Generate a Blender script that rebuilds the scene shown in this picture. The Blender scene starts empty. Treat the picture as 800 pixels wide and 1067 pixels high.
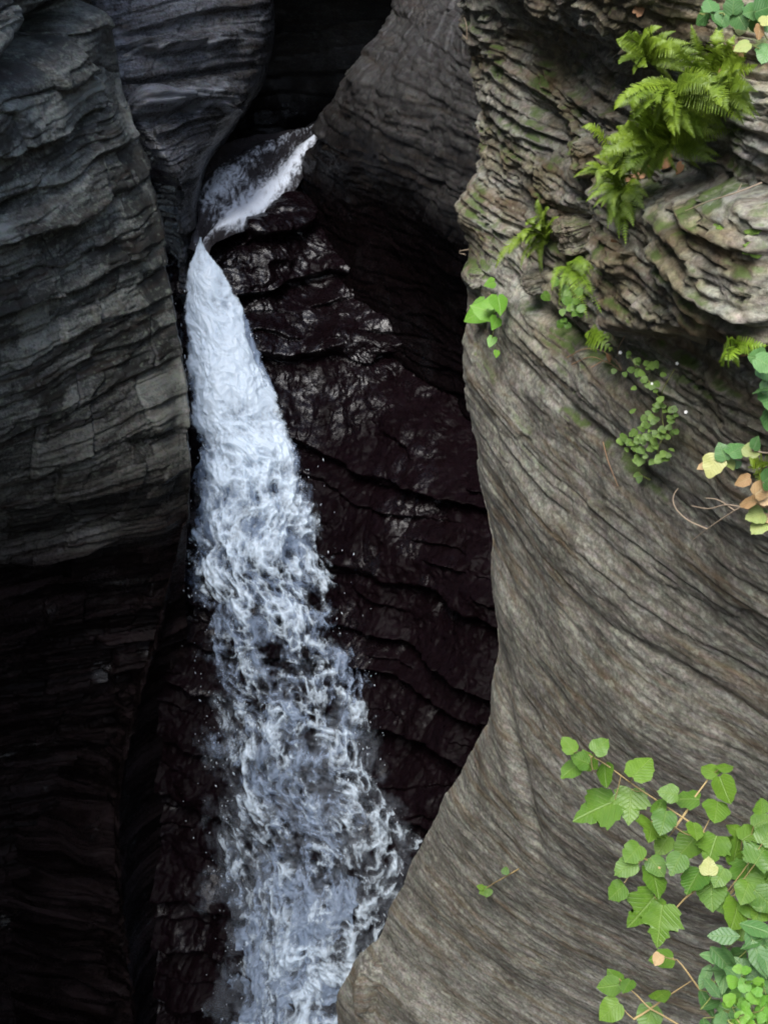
import bpy, math, random
import numpy as np
from mathutils import Vector, Matrix, Quaternion
from mathutils.bvhtree import BVHTree

random.seed(11)
RNG = np.random.default_rng(11)
S = bpy.context.scene
COL = S.collection
R = math.radians

# ------------------------------------------------------------------ camera
PITCH = R(28.0)
FPX = 1067 / (2 * math.tan(R(22.5)))          # focal length in photo pixels (45 degrees tall)
cam = bpy.data.cameras.new('camera')
cam.sensor_fit = 'VERTICAL'
cam.angle = R(45.0)
cam.clip_start, cam.clip_end = 0.05, 400
cam_o = bpy.data.objects.new('camera', cam)
COL.objects.link(cam_o)
cam_o.location = (0, 0, 0)
cam_o.rotation_euler = (R(90) - PITCH, 0, 0)
S.camera = cam_o

# ------------------------------------------------------------------ sky, sun, exposure
SUN_EL, SUN_AZ = R(56), R(204)                # azimuth clockwise from +Y: behind the viewer, to the left
w = bpy.data.worlds.new('World')
S.world = w
w.use_nodes = True
nt = w.node_tree
sky = nt.nodes.new('ShaderNodeTexSky')
sky.sky_type = 'NISHITA'
sky.sun_disc = False
sky.sun_elevation = SUN_EL
sky.sun_rotation = SUN_AZ
sky.air_density, sky.dust_density, sky.ozone_density = 1.0, 2.5, 1.0
bg = nt.nodes['Background']
bg.inputs['Strength'].default_value = 0.11
nt.links.new(sky.outputs[0], bg.inputs['Color'])
sun = bpy.data.lights.new('sun', 'SUN')
sun.energy = 2.0
sun.angle = R(35)
sun.color = (1.0, 0.99, 0.97)
sun_o = bpy.data.objects.new('sun', sun)
COL.objects.link(sun_o)
sun_o.location = (-4, -6, 12)
sdir = Vector((math.sin(SUN_AZ) * math.cos(SUN_EL), math.cos(SUN_AZ) * math.cos(SUN_EL), math.sin(SUN_EL)))
sun_o.rotation_euler = sdir.to_track_quat('Z', 'Y').to_euler()
S.view_settings.view_transform = 'Standard'
S.view_settings.look = 'None'
S.view_settings.gamma = 1
S.view_settings.use_curve_mapping = False
S.view_settings.exposure = 1.85
S.render.engine = 'CYCLES'
S.cycles.max_bounces = 6
S.cycles.diffuse_bounces = 3
S.cycles.transparent_max_bounces = 24
S.cycles.use_denoising = True
S.cycles.filter_width = 1.9

# ------------------------------------------------------------------ helpers: picture point + distance -> place
CP, SP = math.cos(PITCH), math.sin(PITCH)


def ray(px, py):
    px = np.asarray(px, float); py = np.asarray(py, float)
    u = (px - 400) / FPX; v = (533.5 - py) / FPX
    d = np.stack([u, CP + v * SP, -SP + v * CP], -1)
    return d / d[..., 1:2]


def atY(px, py, Y):
    return ray(px, py) * np.asarray(Y, float)[..., None]


def atZ(px, py, z):
    d = ray(px, py)
    return d * (np.asarray(z, float) / d[..., 2])[..., None]


def project(P):
    x, y, z = P[..., 0], P[..., 1], P[..., 2]
    dep = np.maximum(y * CP - z * SP, 0.05)
    up = y * SP + z * CP
    return 400 + FPX * x / dep, 533.5 - FPX * up / dep


# ------------------------------------------------------------------ helpers: noise
def hsh(ix, iy, iz, seed=0):
    with np.errstate(over='ignore'):
        h = (ix.astype(np.int64) * 374761393 + iy.astype(np.int64) * 668265263 + iz.astype(np.int64) * 2147483647 + seed * 1274126177) & 0xFFFFFFFF
        h = ((h ^ (h >> 13)) * 1274126177) & 0xFFFFFFFF
        h = ((h ^ (h >> 16)) * 2246822519) & 0xFFFFFFFF
        h = h ^ (h >> 15)
    return (h & 0xFFFFFF) / float(0xFFFFFF)


def noise(P, seed=0):
    """smooth value noise in -1..1"""
    f = np.floor(P); t = P - f
    t = t * t * t * (t * (t * 6 - 15) + 10)
    i = f.astype(np.int64)
    out = 0
    for a in (0, 1):
        for b in (0, 1):
            for c in (0, 1):
                wgt = (t[..., 0] if a else 1 - t[..., 0]) * (t[..., 1] if b else 1 - t[..., 1]) * (t[..., 2] if c else 1 - t[..., 2])
                out = out + wgt * hsh(i[..., 0] + a, i[..., 1] + b, i[..., 2] + c, seed)
    return out * 2 - 1


ROT = np.array([[0.80, 0.60, 0.0], [-0.36, 0.48, 0.80], [0.48, -0.64, 0.60]])


def fbm(P, octv=4, seed=0, gain=0.5, lac=2.03):
    a, s, o = 1.0, 0.0, 0.0
    Q = P
    for k in range(octv):
        o = o + a * noise(Q, seed + k * 17)
        s += a; a *= gain
        Q = (Q * lac) @ ROT if octv > 1 else Q * lac
    return o / s


def fbm_lay(P, octv=4, seed=0, gain=0.5, lac=2.03):
    """like fbm without rotating the octaves, so a stretched pattern stays stretched"""
    a, s, o = 1.0, 0.0, 0.0
    Q = P
    for k in range(octv):
        o = o + a * noise(Q + 13.7 * k, seed + k * 17)
        s += a; a *= gain
        Q = Q * lac
    return o / s


def sstep(a, b, x):
    t = np.clip((x - a) / (b - a), 0, 1)
    return t * t * (3 - 2 * t)


# ------------------------------------------------------------------ helpers: meshes
def link_mesh(name, V, F, mat=None, parent=None, smooth=True):
    """V (n,3); F list of index arrays, each (m,k) with one k"""
    me = bpy.data.meshes.new(name)
    V = np.ascontiguousarray(V, np.float32)
    if not isinstance(F, list):
        F = [F]
    F = [np.asarray(f, np.int32) for f in F if len(f)]
    nl = sum(f.size for f in F); nf = sum(len(f) for f in F)
    me.vertices.add(len(V)); me.vertices.foreach_set('co', V.ravel())
    me.loops.add(nl); me.loops.foreach_set('vertex_index', np.concatenate([f.ravel() for f in F]))
    me.polygons.add(nf)
    tot = np.concatenate([np.full(len(f), f.shape[1], np.int32) for f in F])
    start = np.concatenate([[0], np.cumsum(tot)[:-1]]).astype(np.int32)
    me.polygons.foreach_set('loop_start', start)
    try:
        me.polygons.foreach_set('loop_total', tot)
    except Exception:
        pass
    me.update(calc_edges=True)
    me.validate()
    me.polygons.foreach_set('use_smooth', np.full(len(me.polygons), smooth))
    if mat:
        me.materials.append(mat)
    o = bpy.data.objects.new(name, me)
    COL.objects.link(o)
    if parent:
        o.parent = parent
    return o


def grid_faces(nr, nc):
    i = np.arange(nr * nc).reshape(nr, nc)
    return np.stack([i[:-1, :-1], i[:-1, 1:], i[1:, 1:], i[1:, :-1]], -1).reshape(-1, 4)


def cat_matrix(n, seg):
    """Catmull-Rom weights; seg = samples for each of the n-1 segments"""
    ts = []
    for k, m in enumerate(seg):
        ts += list(k + np.arange(m) / m)
    ts.append(n - 1)
    ts = np.array(ts)
    W = np.zeros((len(ts), n))
    for r, t in enumerate(ts):
        k = min(int(t), n - 2); f = t - k
        w4 = [-0.5 * f + f * f - 0.5 * f ** 3, 1 - 2.5 * f * f + 1.5 * f ** 3, 0.5 * f + 2 * f * f - 1.5 * f ** 3, -0.5 * f * f + 0.5 * f ** 3]
        for j, wv in zip((k - 1, k, k + 1, k + 2), w4):
            if j < 0:
                W[r, 0] += 2 * wv; W[r, 1] -= wv
            elif j > n - 1:
                W[r, n - 1] += 2 * wv; W[r, n - 2] -= wv
            else:
                W[r, j] += wv
    return W


def dense(ctrl, step, cap=400, coarse=None):
    """ctrl (rows, cols, 3) -> dense grid; step in metres near, coarse: {('r'|'c', segment): samples}"""
    nr, nc = ctrl.shape[:2]
    coarse = coarse or {}
    dr = np.linalg.norm(np.diff(ctrl, axis=0), axis=2).max(1)
    dc = np.linalg.norm(np.diff(ctrl, axis=1), axis=2).max(0)
    sr = [coarse.get(('r', k), int(min(cap, max(2, d / step)))) for k, d in enumerate(dr)]
    sc = [coarse.get(('c', k), int(min(cap, max(2, d / step)))) for k, d in enumerate(dc)]
    Wr, Wc = cat_matrix(nr, sr), cat_matrix(nc, sc)
    return np.einsum('ir,rcx,jc->ijx', Wr, ctrl, Wc)


def normals(P, toward=None):
    du = np.gradient(P, axis=0); dv = np.gradient(P, axis=1)
    n = np.cross(du, dv)
    n /= np.linalg.norm(n, axis=-1, keepdims=True) + 1e-9
    return n


def blur_n(n, k=6):
    """smooth a normal field so ledges stick straight out"""
    for ax in (0, 1):
        for _ in range(2):
            pad = [(0, 0)] * 3; pad[ax] = (k, k)
            c = np.cumsum(np.pad(n, pad, mode='edge'), axis=ax)
            n = (np.take(c, range(2 * k, c.shape[ax]), axis=ax) - np.concatenate([np.zeros_like(np.take(c, [0], axis=ax)), np.take(c, range(0, c.shape[ax] - 2 * k - 1), axis=ax)], axis=ax))
    return n / (np.linalg.norm(n, axis=-1, keepdims=True) + 1e-9)


def slabs(b, s, thick, length, seed, soft=0.25, slope=0.55):
    """broken bedding: beds of uneven thickness cut by joints into plates, each plate weathered back at its top"""
    q0 = b / thick
    q = q0 + 1.5 * noise(np.stack([s * 0.30, q0 * 0.23, s * 0 + seed], -1), seed) + 0.35 * noise(np.stack([s * 1.3, q0 * 0.5, s * 0 + seed], -1), seed + 3)
    i = np.floor(q)
    f = q - i
    r1 = hsh(i, i * 0, i * 0, seed); r2 = hsh(i, i * 0, i * 0, seed + 2)
    sl = s / (length * (0.35 + 1.6 * r1 * r1)) + r1 * 37 + 0.35 * noise(np.stack([q * 0.9, s / length * 2.3, s * 0], -1), seed + 5)
    j = np.floor(sl); fj = sl - j
    h = hsh(i, j, i * 0, seed + 1); h2 = hsh(i, j, i * 0, seed + 4)
    gap = np.minimum(sstep(0, 0.05, fj), sstep(0, 0.05, 1 - fj))
    edge = sstep(0, soft * 0.6, f)
    v = h ** 1.6 * 0.75 + 0.25 * r1 + slope * (1 - f) ** 1.3 * h2
    slabs.cell = hsh(i, j, i * 0, seed + 9)
    return v * (0.75 + 0.25 * gap) - (0.5 * v + 0.12) * (1 - edge) * (0.35 + 0.65 * (r2 > 0.45))


def add_attr(o, name, kind, arr):
    at = o.data.attributes.new(name, kind, 'POINT')
    at.data.foreach_set('value' if kind == 'FLOAT' else 'vector', np.ascontiguousarray(arr, np.float32).ravel())


def tag(o, label=None, cat=None, group=None, kind=None):
    if label: o['label'] = label
    if cat: o['category'] = cat
    if group: o['group'] = group
    if kind: o['kind'] = kind
    return o


def empty(name, loc):
    o = bpy.data.objects.new(name, None)
    COL.objects.link(o)
    o.location = loc
    o.empty_display_size = 0.1
    return o


# ------------------------------------------------------------------ materials
class NB:
    """small node builder"""
    def __init__(self, name):
        self.m = bpy.data.materials.new(name)
        self.m.use_nodes = True
        self.t = self.m.node_tree
        self.b = self.t.nodes['Principled BSDF']
        self.out = self.t.nodes['Material Output']
        g = self.n('ShaderNodeNewGeometry')
        self.pos = g.outputs['Position']
        self.nor = g.outputs['Normal']

    def n(self, kind, **kw):
        nd = self.t.nodes.new(kind)
        for k, v in kw.items():
            setattr(nd, k, v)
        return nd

    def link(self, a, b):
        self.t.links.new(a, b)

    def val(self, sock, x):
        if hasattr(x, 'is_linked') or isinstance(x, bpy.types.NodeSocket):
            self.link(x, sock)
        else:
            sock.default_value = x

    def scale(self, v, s):
        nd = self.n('ShaderNodeVectorMath', operation='MULTIPLY')
        self.link(v, nd.inputs[0]); nd.inputs[1].default_value = s
        return nd.outputs[0]

    def add(self, a, b):
        nd = self.n('ShaderNodeVectorMath', operation='ADD')
        self.link(a, nd.inputs[0]); self.link(b, nd.inputs[1])
        return nd.outputs[0]

    def noise(self, v, scale=1.0, detail=4, rough=0.55, dist=0.0, color=False):
        nd = self.n('ShaderNodeTexNoise')
        self.link(v, nd.inputs['Vector'])
        nd.inputs['Scale'].default_value = scale
        nd.inputs['Detail'].default_value = detail
        nd.inputs['Roughness'].default_value = rough
        nd.inputs['Distortion'].default_value = dist
        return nd.outputs['Color' if color else 'Fac']

    def math(self, op, a, b=0.0, c=None, clamp=False):
        nd = self.n('ShaderNodeMath', operation=op, use_clamp=clamp)
        self.val(nd.inputs[0], a); self.val(nd.inputs[1], b)
        if c is not None: self.val(nd.inputs[2], c)
        return nd.outputs[0]

    def ramp(self, f, stops):
        nd = self.n('ShaderNodeValToRGB')
        self.link(f, nd.inputs[0])
        e = nd.color_ramp.elements
        e[0].position, e[1].position = stops[0][0], stops[-1][0]
        for k, (p, c) in enumerate(stops):
            if 0 < k < len(stops) - 1:
                el = e.new(p)
        els = sorted(e, key=lambda x: x.position)
        for el, (p, c) in zip(els, stops):
            el.color = (*c, 1) if isinstance(c, tuple) else (c, c, c, 1)
        return nd.outputs[0]

    def mr(self, f, a, b, c=0.0, d=1.0):
        nd = self.n('ShaderNodeMapRange', interpolation_type='SMOOTHSTEP')
        self.link(f, nd.inputs[0])
        for k, x in zip((1, 2, 3, 4), (a, b, c, d)):
            nd.inputs[k].default_value = x
        return nd.outputs[0]

    def mix(self, f, a, b, mode='MIX'):
        nd = self.n('ShaderNodeMix', data_type='RGBA', blend_type=mode)
        self.val(nd.inputs[0], f)
        self.val(nd.inputs[6], (*a, 1) if isinstance(a, tuple) else a)
        self.val(nd.inputs[7], (*b, 1) if isinstance(b, tuple) else b)
        return nd.outputs[2]

    def bump(self, h, strength=0.5, dist=0.02, prev=None):
        nd = self.n('ShaderNodeBump')
        nd.inputs['Strength'].default_value = strength
        nd.inputs['Distance'].default_value = dist
        self.link(h, nd.inputs['Height'])
        if prev: self.link(prev, nd.inputs['Normal'])
        return nd.outputs[0]

    def sepz(self, v):
        nd = self.n('ShaderNodeSeparateXYZ')
        self.link(v, nd.inputs[0])
        return nd.outputs


def rock_mat(name, dark, mid, pale, rust=None, lichen=None, moss=None, rough=(0.55, 0.85), wet=None, lay=1.0, rust_amt=0.5, fine=1.0, wts=(0.14, 0.22, 0.22, 0.42), hue_amt=0.18, film_at=None, stain=0.5):
    n = NB(name)
    K = 0.85
    dark, mid, pale = (tuple(K * x for x in c) for c in (dark, mid, pale))
    warp = n.scale(n.noise(n.pos, 1.3, 3, 0.5, color=True), (0.16, 0.16, 0.09))
    p = n.add(n.pos, warp)
    lam = n.noise(n.scale(p, (4.0, 4.0, 30 * lay)), 1.0, 5, 0.66, 0.5)        # thin laminae
    band = n.noise(n.scale(p, (0.7, 0.7, 7 * lay)), 1.0, 3, 0.5)               # thicker beds
    grain = n.noise(n.pos, 46, 5, 0.75)
    blot = n.noise(n.pos, 4.5, 4, 0.6)
    fleck = n.noise(n.scale(p, (13, 13, 27 * lay)), 1.0, 5, 0.68, 0.4)
    f = n.math('ADD', n.math('MULTIPLY', lam, wts[0]), n.math('ADD', n.math('MULTIPLY', band, wts[1]), n.math('ADD', n.math('MULTIPLY', n.math('ADD', n.math('MULTIPLY', blot, 0.5), n.math('MULTIPLY', n.noise(n.add(n.scale(n.pos, (1, 1, 1.7)), warp), 11, 5, 0.72), 0.5)), wts[2]), n.math('MULTIPLY', fleck, wts[3]))))
    f = n.math('ADD', f, n.math('MULTIPLY', n.math('SUBTRACT', grain, 0.5), 0.5 * fine))
    pl = n.n('ShaderNodeAttribute', attribute_name='plate')
    f = n.math('ADD', f, n.math('MULTIPLY', pl.outputs['Fac'], 0.26))
    col = n.ramp(f, [(0.34, dark), (0.48, mid), (0.66, pale)])
    if rust:
        rb = n.noise(n.scale(p, (1.1, 1.1, 12 * lay)), 1.0, 4, 0.6)
        rf = n.mr(rb, 0.5, 0.68, 0, rust_amt)
        col = n.mix(rf, col, rust)
    hue = n.noise(n.scale(p, (14, 14, 40)), 1.0, 3, 0.6, color=True)
    col = n.mix(hue_amt, col, hue, 'OVERLAY')
    stn = n.noise(n.scale(n.pos, (4.5, 4.5, 0.45)), 1.0, 4, 0.6, 0.3)
    col = n.mix(n.mr(stn, 0.5, 0.7, 0, stain), col, n.mix(1.0, col, (0.50, 0.42, 0.33), 'MULTIPLY'))
    if lichen:
        lc = n.noise(n.add(n.scale(n.pos, (1, 1, 1.6)), warp), 13, 5, 0.7)
        col = n.mix(n.mr(lc, 0.56, 0.66, 0, 0.6), col, lichen)
    if moss:
        # soil washed down from the ferns stains the upper beds brown and green
        so = n.math('MULTIPLY', n.mr(n.noise(n.scale(p, (1.6, 1.6, 3.2)), 1.0, 5, 0.65), 0.40, 0.60), n.mr(n.math('ADD', n.sepz(n.pos)[2], n.math('MULTIPLY', blot, 0.8)), -2.1, -0.7))
        col = n.mix(n.math('MULTIPLY', so, 0.85), col, n.mix(1.0, col, (0.66, 0.56, 0.36), 'MULTIPLY'))
        up = n.sepz(n.nor)[2]
        mm = n.math('MULTIPLY', n.mr(n.noise(n.pos, 4.2, 5, 0.65), 0.47, 0.60), n.mr(up, 0.1, 0.6))
        mm = n.math('MULTIPLY', mm, n.mr(n.sepz(n.pos)[2], -3.2, -2.0))
        col = n.mix(n.math('MULTIPLY', mm, 0.85), col, moss)
    rg = n.mr(blot, 0.3, 0.7, rough[0], rough[1])
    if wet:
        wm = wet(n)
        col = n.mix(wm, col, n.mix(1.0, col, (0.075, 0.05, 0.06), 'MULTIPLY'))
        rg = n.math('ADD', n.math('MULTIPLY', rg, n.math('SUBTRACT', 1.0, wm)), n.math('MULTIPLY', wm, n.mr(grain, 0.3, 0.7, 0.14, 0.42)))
    n.link(col, n.b.inputs['Base Color'])
    n.link(rg, n.b.inputs['Roughness'])
    if wet:
        film = n.mr(n.noise(n.pos, 1.7, 4, 0.65), 0.55, 0.66, 0.02, 0.22)       # running films of water here and there
        if film_at:
            dv = n.n('ShaderNodeVectorMath', operation='DISTANCE')
            n.link(n.pos, dv.inputs[0]); dv.inputs[1].default_value = film_at[0]
            film = n.math('MAXIMUM', film, n.math('MULTIPLY', n.mr(dv.outputs['Value'], film_at[1] * 0.5, film_at[1], 0.5, 0.0), n.mr(n.noise(n.pos, 4.0, 4, 0.65), 0.42, 0.6, 0.1, 1.0)))
        n.link(n.math('ADD', n.math('MULTIPLY', n.math('SUBTRACT', 1.0, wm), 0.3), n.math('MULTIPLY', wm, film)), n.b.inputs['Specular IOR Level'])
    n.b.inputs['Specular IOR Level'].default_value = 0.35
    rgh = n.noise(n.add(n.scale(n.pos, (1, 1, 1.8)), warp), 15, 5, 0.7)
    b1 = n.bump(n.math('ADD', n.math('MULTIPLY', lam, 0.25), n.math('ADD', n.math('MULTIPLY', fleck, 0.4), n.math('MULTIPLY', rgh, 0.5))), 0.55, 0.02)
    b2 = n.bump(grain, 0.4, 0.006, b1)
    n.link(b2, n.b.inputs['Normal'])
    return n.m


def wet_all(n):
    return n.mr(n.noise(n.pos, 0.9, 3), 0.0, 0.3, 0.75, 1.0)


def wet_shade_left(n):
    # spray wets the wall low down, darkened further to paint in shade; the edge wanders with the beds
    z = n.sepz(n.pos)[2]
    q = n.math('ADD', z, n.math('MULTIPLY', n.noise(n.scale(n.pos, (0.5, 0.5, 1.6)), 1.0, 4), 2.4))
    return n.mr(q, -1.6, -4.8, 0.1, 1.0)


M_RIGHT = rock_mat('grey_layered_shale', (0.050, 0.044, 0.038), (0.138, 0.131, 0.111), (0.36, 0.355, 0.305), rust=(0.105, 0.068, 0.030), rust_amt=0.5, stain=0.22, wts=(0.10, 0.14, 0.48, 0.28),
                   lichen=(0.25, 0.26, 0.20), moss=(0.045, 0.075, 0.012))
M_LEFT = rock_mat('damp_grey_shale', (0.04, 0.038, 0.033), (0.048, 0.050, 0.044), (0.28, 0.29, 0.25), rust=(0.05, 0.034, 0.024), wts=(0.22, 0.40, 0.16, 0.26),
                  lichen=(0.2, 0.23, 0.17), rough=(0.35, 0.7), wet=wet_shade_left)
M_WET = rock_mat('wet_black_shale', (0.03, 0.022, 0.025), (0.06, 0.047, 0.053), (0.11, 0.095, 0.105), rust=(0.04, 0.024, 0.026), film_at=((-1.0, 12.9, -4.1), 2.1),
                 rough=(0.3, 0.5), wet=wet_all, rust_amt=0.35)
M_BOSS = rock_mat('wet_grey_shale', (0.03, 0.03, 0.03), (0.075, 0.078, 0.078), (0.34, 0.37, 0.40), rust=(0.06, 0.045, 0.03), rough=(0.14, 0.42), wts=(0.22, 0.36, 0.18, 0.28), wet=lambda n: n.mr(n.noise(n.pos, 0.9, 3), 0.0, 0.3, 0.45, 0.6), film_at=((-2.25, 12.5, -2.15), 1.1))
def wet_shade_far(n):
    # splash-wet lower beds of the inner wall, darkened to paint in the undercut's shade
    z = n.sepz(n.pos)[2]
    q = n.math('ADD', z, n.math('MULTIPLY', n.noise(n.scale(n.pos, (0.5, 0.5, 1.6)), 1.0, 4), 1.6))
    return n.mr(q, -1.2, -2.6, 0.25, 1.0)


M_FAR = rock_mat('dim_grey_shale', (0.035, 0.03, 0.03), (0.036, 0.035, 0.034), (0.092, 0.092, 0.087), rust=(0.035, 0.026, 0.018), rough=(0.4, 0.7), wet=wet_shade_far)


# ------------------------------------------------------------------ the near cliff (rows are bedding lines of constant height)
def row_of(z, pts):
    return np.array([atZ(px, py, z) for px, py in pts])


CLIFF_ROWS = [
    (-0.35, [(480, -60), (560, -38), (670, -6), (740, 0), (800, 8)]),
    (-0.70, [(482, 18), (560, 45), (655, 85), (735, 135), (800, 172)]),
    (-1.10, [(502, 108), (575, 165), (645, 215), (720, 272), (800, 332)]),
    (-1.50, [(506, 190), (580, 262), (660, 342), (730, 396), (800, 448)]),
    (-2.00, [(493, 300), (570, 385), (650, 458), (730, 522), (800, 572)]),
    (-2.50, [(490, 400), (560, 482), (640, 558), (720, 618), (800, 670)]),
    (-3.00, [(501, 500), (568, 592), (645, 668), (720, 720), (800, 764)]),
    (-3.60, [(513, 612), (562, 690), (636, 765), (720, 820), (800, 860)]),
    (-4.40, [(514, 735), (555, 800), (630, 870), (720, 918), (800, 952)]),
    (-5.20, [(484, 815), (545, 890), (630, 945), (720, 985), (800, 1015)]),
    (-6.20, [(440, 893), (520, 970), (620, 1030), (720, 1070), (800, 1100)]),
    (-7.20, [(402, 975), (490, 1050), (600, 1110), (720, 1150), (800, 1180)]),
    (-8.60, [(356, 1085), (450, 1160), (570, 1210), (700, 1250), (800, 1275)]),
]


def extend_row(A, z):
    s = A[0]; e = A[-1]
    Z = np.array([0, 0, 0.0])
    back = [s + (7.0, 3.5, 0), s + (1.6, 1.1, 0), s + (0.20, 0.16, 0)]
    front = [e + (0.75, -1.0, 0), e + (1.5, -3.0, 0), np.array([e[0] + 1.9, -9.0, z])]
    return np.concatenate([np.array(back), A, np.array(front)])


rows = [extend_row(row_of(z, p), z) for z, p in CLIFF_ROWS]
last = rows[-1].copy(); last[:, 2] = -13.2; last[:, 0] += 0.15
first = rows[0].copy(); first[:, 2] = 0.05; first += (0.12, 0.06, 0)
top2 = rows[0].copy(); top2[:, 2] = 0.45; top2 += (0.6, 0.3, 0)
top3 = rows[0].copy(); top3[:, 2] = 1.6; top3 += (3.0, 1.2, 0)
ctrl = np.array([top3, top2, first] + rows + [last])
nR, nC = ctrl.shape[:2]
coarse = {('c', 0): 14, ('c', 1): 30, ('c', nC - 2): 20, ('c', nC - 3): 40, ('r', 0): 20, ('r', nR - 2): 60}
P = dense(ctrl, 0.0095, 420, coarse)
N = normals(P)
if (N[P.shape[0] // 2, P.shape[1] // 2] @ np.array([-1, -1, 0])) < 0:
    N = -N
N = blur_n(N, 14)
px, py = project(P)
sarc = np.cumsum(np.linalg.norm(np.diff(P, axis=1, prepend=P[:, :1]), axis=2), axis=1)
sarc = sarc - sarc[:, [P.shape[1] // 3]]
z = P[..., 2]
bz = z + 0.10 * fbm(P * (0.7, 0.7, 0.7), 3, 3) + 0.02 * fbm(P * 3.1, 3, 4)
rough = sstep(-2.35, -1.35, z + 0.30 * fbm(P * 1.4, 3, 9) - 0.16 * sstep(620, 780, px))
d = 0.10 * fbm(P * 1.1, 3, 21) * (0.45 + 0.45 * rough)
d += 0.018 * fbm(P * 4.2, 5, 22) * (0.4 + 0.6 * rough) + 0.010 * rough * fbm(P * 11, 4, 23)
d += rough * 0.050 * (slabs(bz, sarc, 0.085, 1.1, 31, 0.18, 0.4) - 0.4)
plate = 0.5 * slabs.cell
d += rough * 0.040 * (slabs(bz, sarc, 0.038, 0.5, 32) - 0.4)
plate = (plate + 0.5 * slabs.cell - 0.5) * (0.25 + 0.75 * rough)
rough = np.maximum(rough, sstep(625, 650, px) * (1 - sstep(325, 350, py)))
d += rough * 0.020 * (slabs(bz, sarc, 0.019, 0.35, 36) - 0.4)
midb = sstep(-3.6, -2.6, z + 0.4 * fbm(P * 1.1, 3, 37)) * (1 - rough)
d += midb * (0.017 * (slabs(bz, sarc, 0.13, 1.6, 38, 0.2) - 0.4) + 0.007 * (slabs(bz, sarc, 0.03, 0.7, 39, 0.2) - 0.4))
lens = fbm_lay(np.stack([P[..., 0] * 1.5, P[..., 1] * 1.5, bz * 17], -1), 4, 41, 0.6)
d += (0.006 + 0.018 * rough) * lens
d += (1 - rough) * 0.004 * (slabs(bz, sarc, 0.16, 0.9, 51, 0.12) - 0.4)
# long undulations of the washed face: shallow flutes running along the beds
fl = noise(np.stack([P[..., 0] * 0.5, P[..., 1] * 0.5, bz * 3.3], -1), 61)
d += (1 - rough) * 0.030 * fl + (1 - rough) * 0.010 * fbm_lay(np.stack([P[..., 0] * 3, P[..., 1] * 3, bz * 9], -1), 4, 63, 0.6)


def blob(cx, cy, rx, ry, ang=0.0):
    c, s_ = math.cos(R(ang)), math.sin(R(ang))
    dx, dy = px - cx, py - cy
    a = (dx * c + dy * s_) / rx; b = (-dx * s_ + dy * c) / ry
    return np.exp(-(a * a + b * b))


front_side = sstep(P.shape[1] * 0.05, P.shape[1] * 0.12, np.arange(P.shape[1]))[None, :]
sc = 0
sc = sc + 0.13 * sstep(640, 665, px + 8 * noise(P * 6, 70)) * sstep(180, 212, py - 0.10 * (px - 700)) * (1 - sstep(330, 352, py - 0.06 * (px - 700) + 10 * noise(P * 5, 71))) * sstep(0, 1, (860 - px) / 40)   # jutting slab above the overhang
sc = sc - 0.03 * blob(705, 120, 75, 45, 20)           # pocket of soil with the ferns
sc = sc - 0.12 * blob(600, 235, 20, 60, 10)           # gully below it
sc = sc - 0.10 * blob(565, 140, 16, 40, -30)
sc = sc + 0.10 * blob(505, 215, 18, 30)
sc = sc + 0.07 * blob(500, 290, 12, 14)
sc = sc - 0.09 * blob(590, 345, 70, 10, 40)
sc = sc - 0.04 * blob(640, 470, 120, 7, 42)           # long groove along the beds
sc = sc + 0.06 * blob(590, 560, 120, 30, 48)
sc = sc - 0.06 * blob(540, 790, 8, 90, -12)           # crease between the wall and its foot
sc = sc - 0.02 * blob(700, 690, 110, 6, 32)
d = d + np.where(py > -300, sc, 0) * (P[..., 1] > 1.0)
P = P + N * d[..., None]
cliff = link_mesh('cliff', P.reshape(-1, 3), grid_faces(*P.shape[:2]), M_RIGHT)
add_attr(cliff, 'plate', 'FLOAT', plate * 0.7)
tag(cliff, 'tall pale grey cliff of layered shale with ferns on its upper ledges', 'cliff', kind='structure')
CLIFF_P = P


def bvh_of(P, sub=1):
    Q = P[::sub, ::sub]
    return BVHTree.FromPolygons([Vector(v) for v in Q.reshape(-1, 3)], grid_faces(*Q.shape[:2]).tolist())


BV = bvh_of(P, 3)


def hit(px_, py_):
    dd = Vector(ray(px_, py_)).normalized()
    loc, nrm, _, dist = BV.ray_cast(Vector((0, 0, 0)), dd)
    if loc is None:
        return None, None
    if nrm.dot(dd) > 0: nrm = -nrm
    return loc, nrm


# ------------------------------------------------------------------ the cliff across the gorge
LEFT_ROWS = [
    (-1.23, [(-120, 98), (0, 60), (60, 38), (104, 22), (118, 16)]),
    (-1.90, [(-120, 210), (0, 160), (70, 126), (118, 104), (134, 96)]),
    (-2.63, [(-120, 318), (0, 267), (80, 231), (145, 202), (164, 193)]),
    (-3.84, [(-120, 475), (0, 423), (85, 388), (170, 350), (192, 341)]),
    (-4.87, [(-120, 588), (0, 541), (100, 508), (185, 480), (205, 473)]),
    (-6.50, [(-120, 730), (0, 690), (110, 659), (195, 636), (215, 630)]),
    (-8.50, [(-120, 885), (0, 850), (115, 822), (205, 802), (226, 797)]),
    (-12.0, [(-120, 1095), (0, 1062), (120, 1040), (215, 1022), (238, 1018)]),
]


def extend_left(A, z):
    s, e = A[0], A[-1]
    near = [np.array([s[0] - 0.9, -9.0, z]), s + (-0.75, -3.6, 0)]
    far = [e + (-0.25, 0.5, 0), e + (-1.2, 1.1, 0), e + (-6.0, 2.4, 0)]
    return np.concatenate([np.array(near), A, np.array(far)])


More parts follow.
